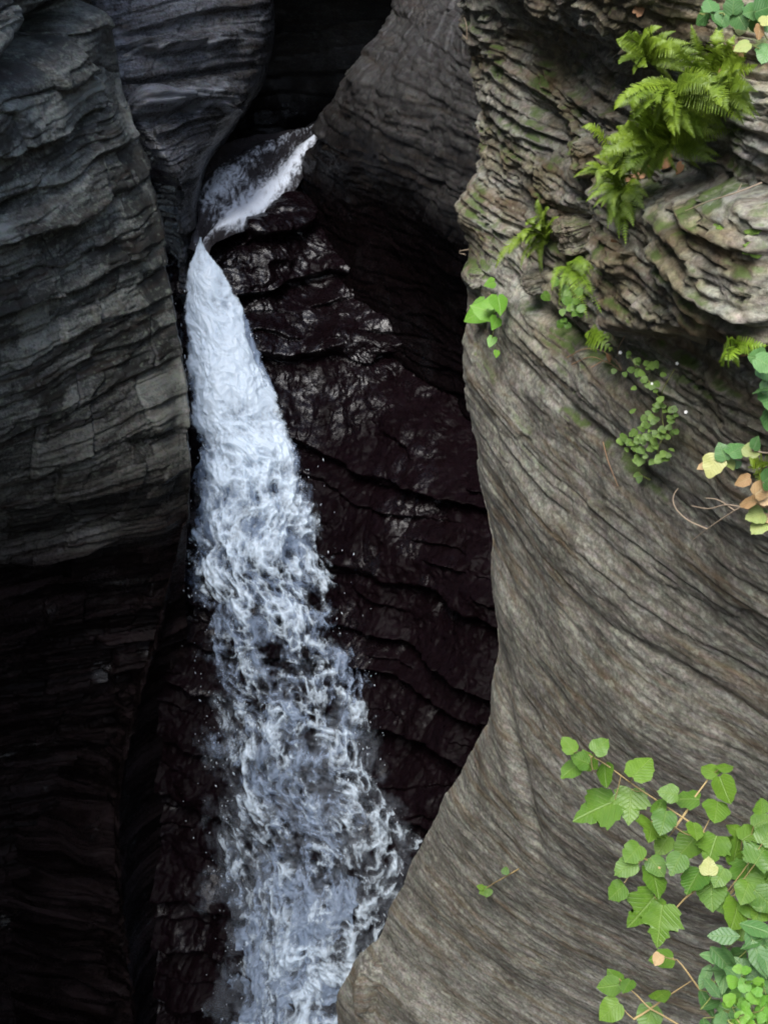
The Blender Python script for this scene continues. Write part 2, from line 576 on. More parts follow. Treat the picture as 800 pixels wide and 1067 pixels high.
rows = [extend_left(row_of(z_, p), z_) for z_, p in LEFT_ROWS]
u1 = rows[0].copy(); u1[:, 2] = -0.45; u1 += (-0.10, 0, 0)
u2 = rows[0].copy(); u2[:, 2] = 1.5; u2 += (-0.1, 0, 0)
u3 = rows[0].copy(); u3[:, 2] = 5.5; u3 += (-0.6, 0, 0)
u4 = rows[0].copy(); u4[:, 2] = 6.5; u4 += (-7, 0, 0)
ld = rows[-1].copy(); ld[:, 2] = -13.4
ctrl = np.array([u4, u3, u2, u1] + rows + [ld])
nR, nC = ctrl.shape[:2]
coarse = {('c', 0): 30, ('c', 1): 90, ('c', nC - 2): 10, ('c', nC - 3): 30, ('r', 0): 20, ('r', 1): 60, ('r', 2): 80, ('r', nR - 2): 30}
P = dense(ctrl, 0.0125, 330, coarse)
N = normals(P)
if (N[P.shape[0] // 2, P.shape[1] // 2] @ np.array([1, -1, 0])) < 0:
    N = -N
N = blur_n(N, 13)
px, py = project(P)
sarc = np.cumsum(np.linalg.norm(np.diff(P, axis=1, prepend=P[:, :1]), axis=2), axis=1)
bz = P[..., 2] + 0.12 * fbm(P * 0.6, 3, 103) + 0.03 * fbm(P * 2.5, 3, 104)
d = 0.14 * fbm(P * 0.8, 3, 121) + 0.012 * fbm(P * 3.5, 4, 122)
amp = 0.55 + 0.45 * sstep(-0.3, 0.3, fbm(P * 0.5, 2, 140))
amp2 = sstep(-0.25, 0.35, fbm(P * 0.7, 3, 141))
d += amp * 0.20 * (slabs(bz, sarc, 0.30, 1.2, 131, 0.1, 0.9) - 0.4)
plate = 0.45 * slabs.cell
d += (0.2 + 0.8 * amp2) * 0.085 * (slabs(bz, sarc, 0.13, 0.7, 132, 0.12, 0.8) - 0.4)
plate = plate + 0.55 * slabs.cell
d += (1.2 - amp2) * 0.025 * (slabs(bz, sarc, 0.045, 0.5, 133, 0.2) - 0.4)
d += 0.015 * fbm(P * 2.2, 4, 143)
d += 0.012 * fbm_lay(np.stack([P[..., 0] * 1.2, P[..., 1] * 1.2, bz * 12], -1), 4, 141, 0.6)
d = d - 0.9 * np.exp(-((px + (py - 10) * 1.15 - 88) / 24.0) ** 2) * sstep(-60, -20, py) * (1 - sstep(95, 150, py))     # slanting dark recess
eg = np.interp(py, [-200, 60, 110, 200, 340, 475, 632, 800, 1020], [90, 118, 134, 164, 192, 205, 215, 226, 238])
d = d * (0.25 + 0.75 * sstep(2, 45, eg - px)) - 0.06 * (1 - sstep(0, 40, eg - px))
d = d - 1.1 * sstep(430, 900, py + 60 * noise(P * 0.6, 150)) ** 1.2  # low wall cut back deep, shaped so its overhang keeps it dark
d = d + 0.12 * np.exp(-((px - (70 + 0.33 * (py - 0))) / 12.0) ** 2) * 0
P = P + N * d[..., None]
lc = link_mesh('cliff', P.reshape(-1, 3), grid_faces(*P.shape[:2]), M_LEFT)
add_attr(lc, 'plate', 'FLOAT', plate - 0.5)
tag(lc, 'dark damp cliff of broken shale slabs across the gorge, beside the white water', 'cliff', kind='structure')

# ------------------------------------------------------------------ the scooped rock above the fall
BOSS = [
    [(-10, -156, 14.5), (60, -160, 12.9), (95, -160, 12.6), (180, -168, 13.2), (262, -176, 14.0), (285, -178, 15.6)],
    [(0, -56, 14.5), (70, -60, 12.9), (92, -60, 12.5), (180, -70, 13.1), (266, -80, 13.9), (285, -82, 15.6)],
    [(15, 26, 14.5), (85, 22, 12.9), (106, 20, 12.3), (190, 4, 12.9), (272, -8, 13.8), (286, -10, 15.6)],
    [(28, 82, 14.4), (98, 78, 12.8), (119, 75, 12.1), (195, 56, 12.7), (274, 38, 13.7), (286, 36, 15.5)],
    [(50, 132, 14.299999999999999), (120, 128, 12.7), (141, 125, 11.9), (198, 110, 12.45), (263, 88, 13.4), (276, 84, 15.3)],
    [(77, 167, 14.2), (147, 163, 12.6), (166, 160, 11.8), (199, 150, 12.25), (236, 134, 13.1), (246, 132, 15.0)],
    [(96, 189, 14.299999999999999), (166, 185, 12.7), (183, 182, 11.9), (198, 178, 12.3), (212, 170, 12.9), (222, 168, 14.8)],
    [(102, 219, 14.5), (172, 215, 12.9), (186, 214, 12.4), (198, 212, 12.7), (206, 210, 13.1), (214, 208, 14.6)],
    [(106, 304, 15.0), (176, 300, 13.4), (190, 300, 12.7), (200, 298, 12.9), (206, 296, 13.3), (210, 295, 14.4)],
    [(110, 404, 15.2), (180, 400, 13.6), (192, 400, 13.2), (200, 398, 13.3), (208, 396, 13.6), (212, 395, 14.4)],
]
ctrl = np.array([[atY(*q) for q in r] for r in BOSS])
P = dense(ctrl, 0.016, 130)
N = normals(P)
if (N[40, P.shape[1] // 2] @ np.array([0, -1, 0])) < 0:
    N = -N
N = blur_n(N, 8)
px, py = project(P)
bz = P[..., 2] + 0.10 * fbm(P * 0.7, 3, 203)
d = 0.10 * fbm(P * 0.9, 3, 221) + 0.03 * fbm_lay(np.stack([P[..., 0] * 1.1, P[..., 1] * 1.1, bz * 9], -1), 4, 241, 0.6)
d += 0.09 * (slabs(bz, P[..., 0], 0.15, 0.9, 231, 0.2, 1.0) - 0.4) + 0.03 * (slabs(bz, P[..., 0], 0.05, 0.5, 232, 0.2, 1.0) - 0.4)
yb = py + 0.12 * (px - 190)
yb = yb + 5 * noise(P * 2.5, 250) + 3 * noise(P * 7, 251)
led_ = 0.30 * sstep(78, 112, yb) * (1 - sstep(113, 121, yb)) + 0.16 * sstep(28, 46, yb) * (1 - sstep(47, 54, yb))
d -= 0.14 * np.exp(-((py - (86 - 0.12 * (px - 125))) / 3.5) ** 2)
d -= 0.10 * np.exp(-((py - (117 - 0.10 * (px - 150))) / 3.0) ** 2)
ci = np.linspace(0, 1, P.shape[1])[None, :]
d = d * (0.15 + 0.85 * sstep(0.0, 0.3, ci) * (1 - sstep(0.55, 0.8, ci)))
d = d + led_ * sstep(128, 150, px) * (1 - sstep(215, 262, px))
P = P + N * d[..., None]
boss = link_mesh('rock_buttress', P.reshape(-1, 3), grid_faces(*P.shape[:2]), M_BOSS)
sheen_stk = sstep(-0.05, 0.35, fbm_lay(np.stack([P[..., 0] * 1.5, P[..., 1] * 1.5, P[..., 2] * 16], -1), 3, 261))
add_attr(boss, 'plate', 'FLOAT', 2.0 * sheen_stk * np.clip(led_ / 0.3, 0, 1) * sstep(130, 155, px) * (1 - sstep(205, 250, px)))  # wet sheen on the ledges painted in as pale streaks
tag(boss, 'rounded wet shale buttress tapering to a point above the head of the fall', 'rock', kind='structure')

# ------------------------------------------------------------------ the inner wall behind the near cliff
FAR_ROWS = [
    (-1.00, [(436, -40), (470, -28), (510, -10), (560, 12)]),
    (-1.42, [(412, 8), (455, 28), (505, 52), (560, 76)]),
    (-1.95, [(374, 70), (430, 97), (505, 128), (570, 155)]),
    (-2.70, [(337, 140), (420, 182), (505, 225), (580, 262)]),
    (-3.30, [(303, 193), (400, 246), (505, 300), (590, 344)]),
    (-4.20, [(292, 296), (400, 350), (505, 402), (600, 446)]),
    (-5.20, [(300, 405), (400, 446), (505, 500), (600, 545)]),
    (-7.00, [(330, 590), (420, 620), (520, 660), (600, 695)]),
]
rows = []
for z_, p in FAR_ROWS:
    A = row_of(z_, p)
    inset = 0.0 if z_ > -3.0 else 0.9 * min(1.0, (-3.0 - z_) / 0.6)
    A = A * (1 + 0.0 * inset)
    A = A + np.array([0.5, 0.45, 0]) * inset
    s, e = A[0], A[-1]
    rows.append(np.concatenate([np.array([s + (5, 4.0, 0), s + (1.0, 1.5, 0), s + (0.18, 0.6, 0)]), A, np.array([e + (1.0, -0.8, 0)])]))
t1 = rows[0].copy(); t1[:, 2] = 0.5; t1 += (0.3, 0.1, 0)
t2 = rows[0].copy(); t2[:, 2] = 3.0; t2 += (0.9, 0.4, 0)
ctrl = np.array([t2, t1] + rows)
nR, nC = ctrl.shape[:2]
P = dense(ctrl, 0.018, 200, {('c', 0): 20, ('c', 1): 40, ('r', 0): 40, ('r', nR - 2): 40})
N = normals(P)
if (N[P.shape[0] // 2, P.shape[1] // 2] @ np.array([-1, -1, 0])) < 0:
    N = -N
N = blur_n(N, 8)
px, py = project(P)
sarc = np.cumsum(np.linalg.norm(np.diff(P, axis=1, prepend=P[:, :1]), axis=2), axis=1)
bz = P[..., 2] + 0.12 * fbm(P * 0.6, 3, 303) + 0.03 * fbm(P * 2.5, 3, 304)
d = 0.13 * fbm(P * 0.9, 4, 321) + 0.075 * (slabs(bz, sarc, 0.24, 1.1, 331) - 0.4) * (0.3 + sstep(-0.2, 0.3, fbm(P * 0.8, 2, 333))) + 0.03 * (slabs(bz, sarc, 0.07, 0.5, 332) - 0.4) + 0.03 * fbm(P * 3, 4, 335)
d += 0.012 * fbm_lay(np.stack([P[..., 0] * 1.2, P[..., 1] * 1.2, bz * 11], -1), 4, 341, 0.6)
P = P + N * d[..., None]
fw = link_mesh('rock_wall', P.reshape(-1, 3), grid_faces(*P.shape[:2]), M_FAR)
tag(fw, 'dim grey rock wall with slanting beds between the chute and the pale cliff', 'rock wall', kind='structure')

# ------------------------------------------------------------------ hollow closing the gorge behind
ang = np.linspace(-1.0, 1.0, 9)
ctrl = np.array([[(-1.1 + 5.5 * math.sin(a * 1.3), 14.6 + 3.4 * math.cos(a * 1.3) + lean, zz) for a in ang]
                 for zz, lean in ((6.0, -0.4), (3.0, -1.5), (0.5, -3.4), (-0.7, -3.0), (-1.05, -0.4), (-2.0, 0.4), (-3.0, 0.6), (-4.5, 0.6))])  # upper rows lean out as an unseen roof, added to keep light off
P = dense(ctrl, 0.03, 120)
N = normals(P)
if (N[P.shape[0] // 2, P.shape[1] // 2] @ np.array([0, -1, 0])) < 0:
    N = -N
bz = P[..., 2] + 0.15 * fbm(P * 0.5, 3, 403)
d = 0.25 * fbm(P * 0.6, 4, 421) + 0.06 * (slabs(bz, P[..., 0] + P[..., 1], 0.3, 1.4, 431) - 0.4)
P = P + N * d[..., None]
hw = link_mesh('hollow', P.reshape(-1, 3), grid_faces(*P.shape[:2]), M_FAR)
tag(hw, 'black rock hollow at the back of the gorge above the chute', 'rock', kind='structure')

# ------------------------------------------------------------------ stepped bedrock the water runs over
LX = [165, 205, 245, 290, 340, 420, 540]
LYP = [[254, 248, 236, 212, 235, 330, 430], [312, 308, 300, 285, 305, 380, 480], [382, 378, 370, 355, 370, 430, 540],
       [462, 460, 455, 445, 455, 500, 600], [560, 560, 560, 555, 565, 600, 690], [680, 680, 685, 690, 700, 730, 790],
       [820, 820, 830, 840, 850, 870, 910], [960, 960, 970, 980, 990, 1010, 1050], [1110, 1110, 1112, 1115, 1120, 1130, 1160], [1300] * 7]
LYD = [[13.0, 12.95, 13.15, 13.5, 13.9, 12.9, 11.5], [12.8, 12.7, 12.8, 13.0, 13.1, 12.2, 10.8], [12.4, 12.3, 12.35, 12.5, 12.4, 11.6, 10.3],
       [11.9, 11.8, 11.8, 11.9, 11.8, 11.1, 9.9], [11.4, 11.3, 11.25, 11.2, 11.1, 10.5, 9.5], [10.9, 10.8, 10.7, 10.6, 10.4, 9.9, 9.1],
       [10.3, 10.2, 10.1, 9.9, 9.7, 9.3, 8.7], [9.8, 9.7, 9.5, 9.3, 9.1, 8.8, 8.3], [9.3, 9.2, 9.0, 8.8, 8.6, 8.4, 8.0], [8.9, 8.8, 8.6, 8.4, 8.2, 8.0, 7.7]]
ctrl = np.array([[atY(x, y, Y) for x, y, Y in zip(LX, yr, dr)] for yr, dr in zip(LYP, LYD)])
ctrl[0, :4] += np.array([0, 0, -0.14]); ctrl[1, :4] += np.array([0, 0, -0.05])
ctrl = np.concatenate([ctrl, ctrl[:, -1:] + np.array([1.6, -0.5, 0.0]), ctrl[:, -1:] + np.array([4.0, -0.6, 0.0])], axis=1)
topr = ctrl[0] + np.array([0.1, 2.2, -0.25])
ctrl = np.concatenate([topr[None], ctrl])
LEDGE_CTRL = ctrl[1:]
P = dense(ctrl, 0.013, 150)
N = normals(P)
if (N[P.shape[0] // 2, P.shape[1] // 2] @ np.array([0, -1, 0.4])) < 0:
    N = -N
N = blur_n(N, 12)
bz = P[..., 2] + 0.22 * fbm(P * 0.7, 3, 503) + 0.05 * fbm(P * 2.4, 3, 504)
H = N.copy(); H[..., 2] *= 0.2; H /= np.linalg.norm(H, axis=-1, keepdims=True)
per = 0.62
q = bz / per + 0.5 * noise(np.stack([bz * 0.9, bz * 0, bz * 0], -1), 505)
saw = q - np.floor(q)
stepv = (saw - 0.5) * -1.0
sarc = P[..., 0] * 0.9 + P[..., 1] * 0.3
bl = noise(np.stack([P[..., 0] * 1.4, P[..., 1] * 0.8, np.floor(q) * 3.1], -1), 507)
d = (0.26 + 0.22 * bl) * ((1 - saw) ** 1.2 * sstep(0, 0.14, saw) - 0.4)
q2 = bz / 0.27 + 0.9 * noise(P * (0.9, 0.9, 1.6), 508); s2 = q2 - np.floor(q2)
m2 = sstep(0.0, 0.45, noise(np.stack([P[..., 0] * 1.7, P[..., 1] * 1.0, np.floor(q2) * 2.7], -1), 509))
d += 0.13 * m2 * ((1 - s2) * sstep(0, 0.18, s2) - 0.3)
d += 0.26 * fbm(P * 1.0, 3, 521) + 0.10 * np.abs(fbm(P * 3.2, 4, 522)) + 0.035 * fbm(P * 9, 4, 523) + 0.012 * fbm(P * 24, 3, 524)
fade = sstep(0, P.shape[0] * 0.08, np.arange(P.shape[0]))[:, None]
P = P + H * (d * fade)[..., None]
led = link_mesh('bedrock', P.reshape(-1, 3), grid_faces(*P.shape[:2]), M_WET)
tag(led, 'wet black stepped bedrock on the right of the falling water', 'rock', kind='structure')
BVL = bvh_of(P, 3)

# ------------------------------------------------------------------ gorge floor
g = 60.0
gx, gy = np.meshgrid(np.linspace(-g, g, 60), np.linspace(-g, g, 60), indexing='ij')
GP = np.stack([gx, gy, -13.3 + 0.15 * noise(np.stack([gx * 0.3, gy * 0.3, gx * 0], -1), 601)], -1)
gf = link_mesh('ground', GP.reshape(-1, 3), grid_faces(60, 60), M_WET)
tag(gf, 'dark rocky floor of the gorge', 'ground', kind='structure')

# ------------------------------------------------------------------ water
def water_mat(name, tint, thin):
    n = NB(name)
    at = n.n('ShaderNodeAttribute', attribute_name='foam')
    uv = n.n('ShaderNodeAttribute', attribute_name='flow')
    fine = n.noise(n.scale(uv.outputs['Vector'], (17, 13, 1)), 1.0, 6, 0.7, 0.25)
    fin2 = n.noise(n.scale(uv.outputs['Vector'], (52, 34, 1)), 1.0, 3, 0.7, 0.1)
    fine = n.math('ADD', n.math('MULTIPLY', fine, 0.65), n.math('MULTIPLY', fin2, 0.35))
    a = n.math('ADD', at.outputs['Fac'], n.math('MULTIPLY', n.math('SUBTRACT', fine, 0.5), 1.5))
    a = n.mr(a, 0.08, 1.0)
    n.b.inputs['Base Color'].default_value = (*tint, 1)
    n.b.inputs['Roughness'].default_value = 0.35
    n.b.inputs['Specular IOR Level'].default_value = 0.4
    n.b.inputs['Subsurface Weight'].default_value = 0.0
    n.link(n.math('MULTIPLY', a, thin), n.b.inputs['Alpha'])
    bn = n.bump(fine, 0.25, 0.02)
    n.link(bn, n.b.inputs['Normal'])
    n.b.inputs['Alpha'].default_value = 1
    for l in list(n.b.inputs['Alpha'].links): n.t.links.remove(l)
    tr = n.n('ShaderNodeBsdfTranslucent'); tr.inputs['Color'].default_value = (*tint, 1)
    m1 = n.n('ShaderNodeMixShader'); m1.inputs[0].default_value = 0.35
    n.link(n.b.outputs[0], m1.inputs[1]); n.link(tr.outputs[0], m1.inputs[2])
    cl = n.n('ShaderNodeBsdfTransparent')
    m2 = n.n('ShaderNodeMixShader')
    n.link(n.math('MULTIPLY', a, thin), m2.inputs[0])
    n.link(cl.outputs[0], m2.inputs[1]); n.link(m1.outputs[0], m2.inputs[2])
    n.link(m2.outputs[0], n.out.inputs['Surface'])
    return n.m


M_FOAM = water_mat('white_foam', (0.77, 0.89, 1.0), 1.0)
M_VEIL = water_mat('thin_veil_of_water', (0.56, 0.70, 0.93), 0.5)
M_MIST = water_mat('fine_mist', (0.72, 0.82, 0.94), 0.09)
n = NB('clear_flowing_water')
wn = n.noise(n.scale(n.pos, (5, 2, 5)), 1.0, 4, 0.6, 0.5)
at = n.n('ShaderNodeAttribute', attribute_name='foam')
ff = n.math('ADD', at.outputs['Fac'], n.math('MULTIPLY', n.math('SUBTRACT', n.noise(n.scale(n.add(n.pos, n.scale(n.noise(n.pos, 2.0, 2, color=True), (0.2, 0.2, 0.2))), (20, 5, 16)), 1.0, 5, 0.7, 0.3), 0.5), 1.7))
ff = n.mr(ff, 0.25, 0.9)
n.link(n.mix(ff, (0.035, 0.032, 0.034), (0.72, 0.78, 0.86)), n.b.inputs['Base Color'])
n.link(n.math('ADD', 0.1, n.math('MULTIPLY', ff, 0.4)), n.b.inputs['Roughness'])
n.link(n.bump(wn, 0.5, 0.06), n.b.inputs['Normal'])
M_STREAM = n.m

# the chute: a tilted sheet sliding down to the lip of the fall
CH_TOP = [(338, 124), (318, 136), (276, 148), (236, 172), (210, 208), (203, 236), (198, 262)]
CH_BOT = [(347, 128), (336, 140), (321, 164), (288, 210), (246, 237), (222, 247), (214, 262)]
CH_Y = [17.0, 15.6, 14.9, 14.0, 13.25, 12.85, 12.6]
ctrl = np.array([[atY(a[0] * (1 - k) + b[0] * k, a[1] * (1 - k) + b[1] * k, Y + 0.25 * (0.5 - k)) for k in (-0.35, 0.0, 0.33, 0.67, 1.0, 1.12)]
                 for a, b, Y in zip(CH_TOP, CH_BOT, CH_Y)])
P = dense(ctrl, 0.02, 90)
N = normals(P)
if N[P.shape[0] // 2, P.shape[1] // 2][2] < 0: N = -N
t = np.linspace(0, 1, P.shape[0])[:, None]; s = np.linspace(-0.35, 1.12, P.shape[1])[None, :]
P = P + N * (0.05 * fbm(P * (4, 1.6, 4), 4, 701) + 0.05 * np.sin(s * 9))[..., None]
st = link_mesh('stream', P.reshape(-1, 3), grid_faces(*P.shape[:2]), M_STREAM)
foam = np.clip(0.05 + 0.72 * np.exp(-((s - 0.80) / 0.26) ** 2) * sstep(0.02, 0.15, t) + 0.40 * np.exp(-((s - 0.15) / 0.2) ** 2) + 0.25 * sstep(0.55, 0.75, t) - 0.5 * sstep(0.80, 0.93, t), 0, 1) * (s > -0.1) + 0 * t
add_attr(st, 'foam', 'FLOAT', foam)
tag(st, 'white streaked stream sliding down a rock chute to the lip of the fall', 'stream', kind='structure')

FALL_L = [(246, 208.5), (254, 206.5), (266, 202), (285, 198), (330, 196), (380, 201), (430, 204), (480, 204), (540, 202), (600, 205), (650, 212), (700, 220), (750, 227), (800, 219), (850, 226), (900, 236), (960, 236), (1000, 238), (1067, 240), (1180, 245), (1400, 250)]
FALL_R = [(246, 209.5), (254, 211.5), (266, 217), (285, 231), (330, 252), (380, 270), (430, 290), (480, 312), (540, 326), (600, 336), (650, 362), (700, 374), (750, 383), (800, 392), (850, 425), (900, 436), (960, 430), (1000, 420), (1067, 410), (1180, 410), (1400, 405)]
FALL_Y = [(246, 12.75), (262, 12.5), (285, 12.4), (330, 12.25), (430, 11.7), (540, 11.15), (650, 10.6), (750, 10.15), (850, 9.75), (960, 9.35), (1067, 9.0), (1180, 8.75), (1400, 8.5)]


def fall_layer(name, mat, seed, off, grow, thr, soft, parent, ystart=247, density=1.0):
    nrw, ncl = 1500, 300
    # rows evenly spaced down the fall
    yy = np.interp(np.linspace(0, 1, nrw), [0, 1], [ystart, 1390])
    L = np.interp(yy, *zip(*FALL_L)); Rr = np.interp(yy, *zip(*FALL_R)); Y = np.interp(yy, *zip(*FALL_Y))
    k = np.ones(21) / 21
    sm = lambda a: np.convolve(np.pad(a, 10, mode='edge'), k, 'valid')
    L, Rr, Y = sm(L), sm(Rr), sm(Y)
    wd = Rr - L
    g_ = grow * (0.10 * wd + 5 * sstep(2, 40, wd))
    s = np.linspace(0, 1, ncl)[None, :]
    X = (L - g_)[:, None] + (wd + 2 * g_)[:, None] * s
    bulge = 0.35 * np.sin(np.pi * np.clip(s, 0, 1)) * np.clip(wd / 150, 0.12, 1)[:, None]
    # the sheet leans: nearer towards the right low down, where it runs over the bedrock
    Yg = Y[:, None] - bulge - off - (s - 0.5) * 0.5 * sstep(500, 900, yy)[:, None]
    P = atY(X, np.repeat(yy[:, None], ncl, 1), Yg)
    seg = np.linalg.norm(np.diff(P[:, ncl // 2], axis=0, prepend=P[:1, ncl // 2]), axis=1)
    tt = np.cumsum(seg)[:, None]
    xx = np.cumsum(np.linalg.norm(np.diff(P, axis=1, prepend=P[:, :1]), axis=2), axis=1)
    xx = xx - xx[:, ncl // 2:ncl // 2 + 1]
    Q = np.stack([xx, tt + 0 * xx, 0 * xx + seed * 3.1], -1)
    wv = np.stack([fbm(Q * (2.2, 1.5, 1), 3, seed + 1), fbm(Q * (2.2, 1.5, 1), 3, seed + 2)], -1)
    W = Q.copy(); W[..., 0] += 0.16 * wv[..., 0]; W[..., 1] += 0.20 * wv[..., 1]
    r1 = 1 - np.abs(fbm(W * (4.6, 3.6, 1), 3, seed + 3)) * 2.8
    r2 = 1 - np.abs(fbm(W * (10.5, 8.5, 1), 3, seed + 4)) * 2.8
    big = fbm(Q * (1.3, 0.8, 1), 3, seed + 5)
    lump = fbm(W * (5.5, 4.4, 1), 4, seed + 6)
    f = 0.42 * r1 + 0.40 * r2 + 0.34 * big + 0.42 * lump - 0.08
    topd = 1.0 - sstep(360, 680, yy)[:, None]
    low = sstep(880, 1030, yy)[:, None]
    e = np.minimum(s, 1 - s) * 2
    ragged = 0.32 * fbm(Q * (0.1, 2.6, 1) + (7.7, 0, 0), 4, seed + 8) + 0.24 * fbm(Q * (5, 3, 1), 3, seed + 9)
    edge = sstep(0.02, 0.42, e * (1.0 + 0.5 * topd) + ragged * (1 - 0.25 * topd))
    foam = 0.18 + f * (0.95 - 0.55 * topd) + 0.95 * topd + 0.30 * low + 0.07 * sstep(700, 900, yy)[:, None] - thr
    foam = np.clip(foam * edge * density - (1 - edge) * 0.22, 0, 1.25)
    if ystart > 300: foam = foam * sstep(ystart, ystart + 260, yy)[:, None]
    Nn = normals(P)
    if Nn[nrw // 2, ncl // 2][1] > 0: Nn = -Nn
    amp = np.clip(wd / 120, 0.1, 1)[:, None]
    hgt = amp * (0.05 * lump + 0.03 * r1 + 0.022 * r2 + 0.12 * big + 0.012 * fbm(W * (17, 11, 1), 3, seed + 11))
    P = P + Nn * hgt[..., None]
    F = grid_faces(nrw, ncl)
    fm = foam.reshape(-1)
    F = F[fm[F].max(1) > 0.02]
    used = np.zeros(nrw * ncl, bool); used[F.ravel()] = True
    idx = np.cumsum(used) - 1
    o = link_mesh(name, P.reshape(-1, 3)[used], idx[F], mat, parent)
    add_attr(o, 'foam', 'FLOAT', fm[used])
    add_attr(o, 'flow', 'FLOAT_VECTOR', (0.65 * Q + 0.35 * W).reshape(-1, 3)[used])
    return P, foam


fall = tag(empty('waterfall', atY(225, 1180, 8.75)), 'tall white waterfall plunging down the dark gorge and widening towards its foot', 'waterfall')
inv = Matrix.Translation(-fall.location)


def child(o):
    o.parent = fall
    o.matrix_parent_inverse = inv
    return o


FP, FFOAM = fall_layer('foam', M_FOAM, 801, 0.10, 0.5, 0.24, 0.2, None)
child(bpy.data.objects['foam'])
fall_layer('water_sheet', M_VEIL, 851, -0.12, 0.8, 0.02, 0.2, None)
child(bpy.data.objects['water_sheet'])
fall_layer('mist', M_MIST, 871, 0.30, 1.3, -0.30, 0.2, None, ystart=600)
child(bpy.data.objects['mist'])

# flung drops and shreds of spray, one mesh because nobody could count them
nd = 800
ico_v = np.array([(0, 0, 1), (1, 0, 0), (0, 1, 0), (-1, 0, 0), (0, -1, 0), (0, 0, -1)], float)
ico_f = np.array([(0, 1, 2), (0, 2, 3), (0, 3, 4), (0, 4, 1), (5, 2, 1), (5, 3, 2), (5, 4, 3), (5, 1, 4)])
ri = (RNG.random(nd) ** 0.8 * 1499).astype(int)
side = RNG.random(nd)
ci = np.where(side < 0.4, RNG.normal(25, 22, nd), np.where(side < 0.75, RNG.normal(275, 25, nd), RNG.random(nd) * 299))
ci = np.clip(ci, 0, 299).astype(int)
wloc = np.linalg.norm(FP[:, -1] - FP[:, 0], axis=1)[ri]
ctr = FP[ri, ci] + RNG.normal(0, 1, (nd, 3)) * (np.clip(wloc, 0.2, 1.6)[:, None] * np.array([0.06, 0.08, 0.10]))
ctr[:, 1] -= 0.12
sz = np.minimum(np.exp(RNG.normal(-5.9, 0.4, nd)), 0.006)
st_ = np.stack([sz, sz, sz * (1.5 + 3.5 * RNG.random(nd))], -1)
rotx = RNG.normal(0, 0.35, nd)
Vv = ico_v[None] * st_[:, None]
Vv = np.stack([Vv[..., 0] + Vv[..., 2] * np.sin(rotx)[:, None], Vv[..., 1], Vv[..., 2]], -1) + ctr[:, None]
Ff = (ico_f[None] + (np.arange(nd) * 6)[:, None, None]).reshape(-1, 3)
n = NB('spray_water')
n.b.inputs['Base Color'].default_value = (0.8, 0.86, 0.93, 1)
n.b.inputs['Roughness'].default_value = 0.3
sp = child(link_mesh('spray', Vv.reshape(-1, 3), Ff, n.m))
sp['kind'] = 'stuff'

# ------------------------------------------------------------------ foliage materials
def leaf_mat(name, c1, c2, trans=0.35, rough=0.45, vein=None):
    n = NB(name)
    c1, c2 = (tuple(0.87 * x for x in c) for c in (c1, c2))
    oi = n.n('ShaderNodeAttribute', attribute_name='tone')
    ns = n.noise(n.pos, 28, 4, 0.7)
    f = n.math('ADD', n.math('MULTIPLY', oi.outputs['Fac'], 0.7), n.math('MULTIPLY', n.math('SUBTRACT', ns, 0.2), 0.5))
    col = n.mix(f, c1, c2)
    bl = n.n('ShaderNodeAttribute', attribute_name='blade')
    bx, by, bw_ = n.sepz(bl.outputs['Vector'])
    ax = n.math('ABSOLUTE', bx)
    ph = n.math('MULTIPLY', n.math('SUBTRACT', by, n.math('MULTIPLY', ax, 0.75)), 7.0)
    side_v = n.mr(n.math('ABSOLUTE', n.math('SUBTRACT', n.math('FRACT', ph), 0.5)), 0.0, 0.16, 1.0, 0.0)
    mid_v = n.mr(ax, 0.008, 0.03, 1.0, 0.0)
    vein = n.math('MULTIPLY', n.math('MAXIMUM', mid_v, n.math('MULTIPLY', side_v, 0.55)), bw_)
    col = n.mix(n.math('MULTIPLY', vein, 0.28), col, tuple(min(1.0, 0.6 * x + 0.4 * y + 0.05) for x, y in zip(c2, (0.35, 0.42, 0.15))))
    bump_h = n.math('SUBTRACT', n.math('MULTIPLY', ns, 0.4), n.math('MULTIPLY', vein, 0.8))
    n.link(n.bump(bump_h, 0.5, 0.004), n.b.inputs['Normal'])
    n.link(col, n.b.inputs['Base Color'])
    n.b.inputs['Roughness'].default_value = rough
    n.b.inputs['Specular IOR Level'].default_value = 0.45
    tr = n.n('ShaderNodeBsdfTranslucent')
    n.link(n.mix(0.3, col, (0.16, 0.28, 0.02)), tr.inputs['Color'])
    mx = n.n('ShaderNodeMixShader')
    mx.inputs[0].default_value = trans
    n.link(n.b.outputs[0], mx.inputs[1]); n.link(tr.outputs[0], mx.inputs[2])
    n.link(mx.outputs[0], n.out.inputs['Surface'])
    return n.m


M_FERN = leaf_mat('fern_green', (0.075, 0.135, 0.012), (0.26, 0.37, 0.030), 0.38)
M_FERN_Y = leaf_mat('young_fern_green', (0.09, 0.17, 0.012), (0.26, 0.40, 0.03), 0.3)
M_MAPLE = leaf_mat('fresh_leaf_green', (0.042, 0.135, 0.020), (0.165, 0.30, 0.028), 0.42)
M_OVAL = leaf_mat('bluish_leaf_green', (0.04, 0.125, 0.030), (0.12, 0.26, 0.075), 0.3)
M_LIME = leaf_mat('bright_lime_green', (0.08, 0.25, 0.02), (0.17, 0.35, 0.035), 0.3)
M_HERB = leaf_mat('dull_herb_green', (0.08, 0.16, 0.03), (0.22, 0.36, 0.07), 0.3)
M_TAN = leaf_mat('withered_leaf', (0.30, 0.15, 0.06), (0.52, 0.38, 0.20), 0.25)
M_PALE = leaf_mat('pale_yellowing_leaf', (0.18, 0.28, 0.06), (0.46, 0.44, 0.17), 0.3)


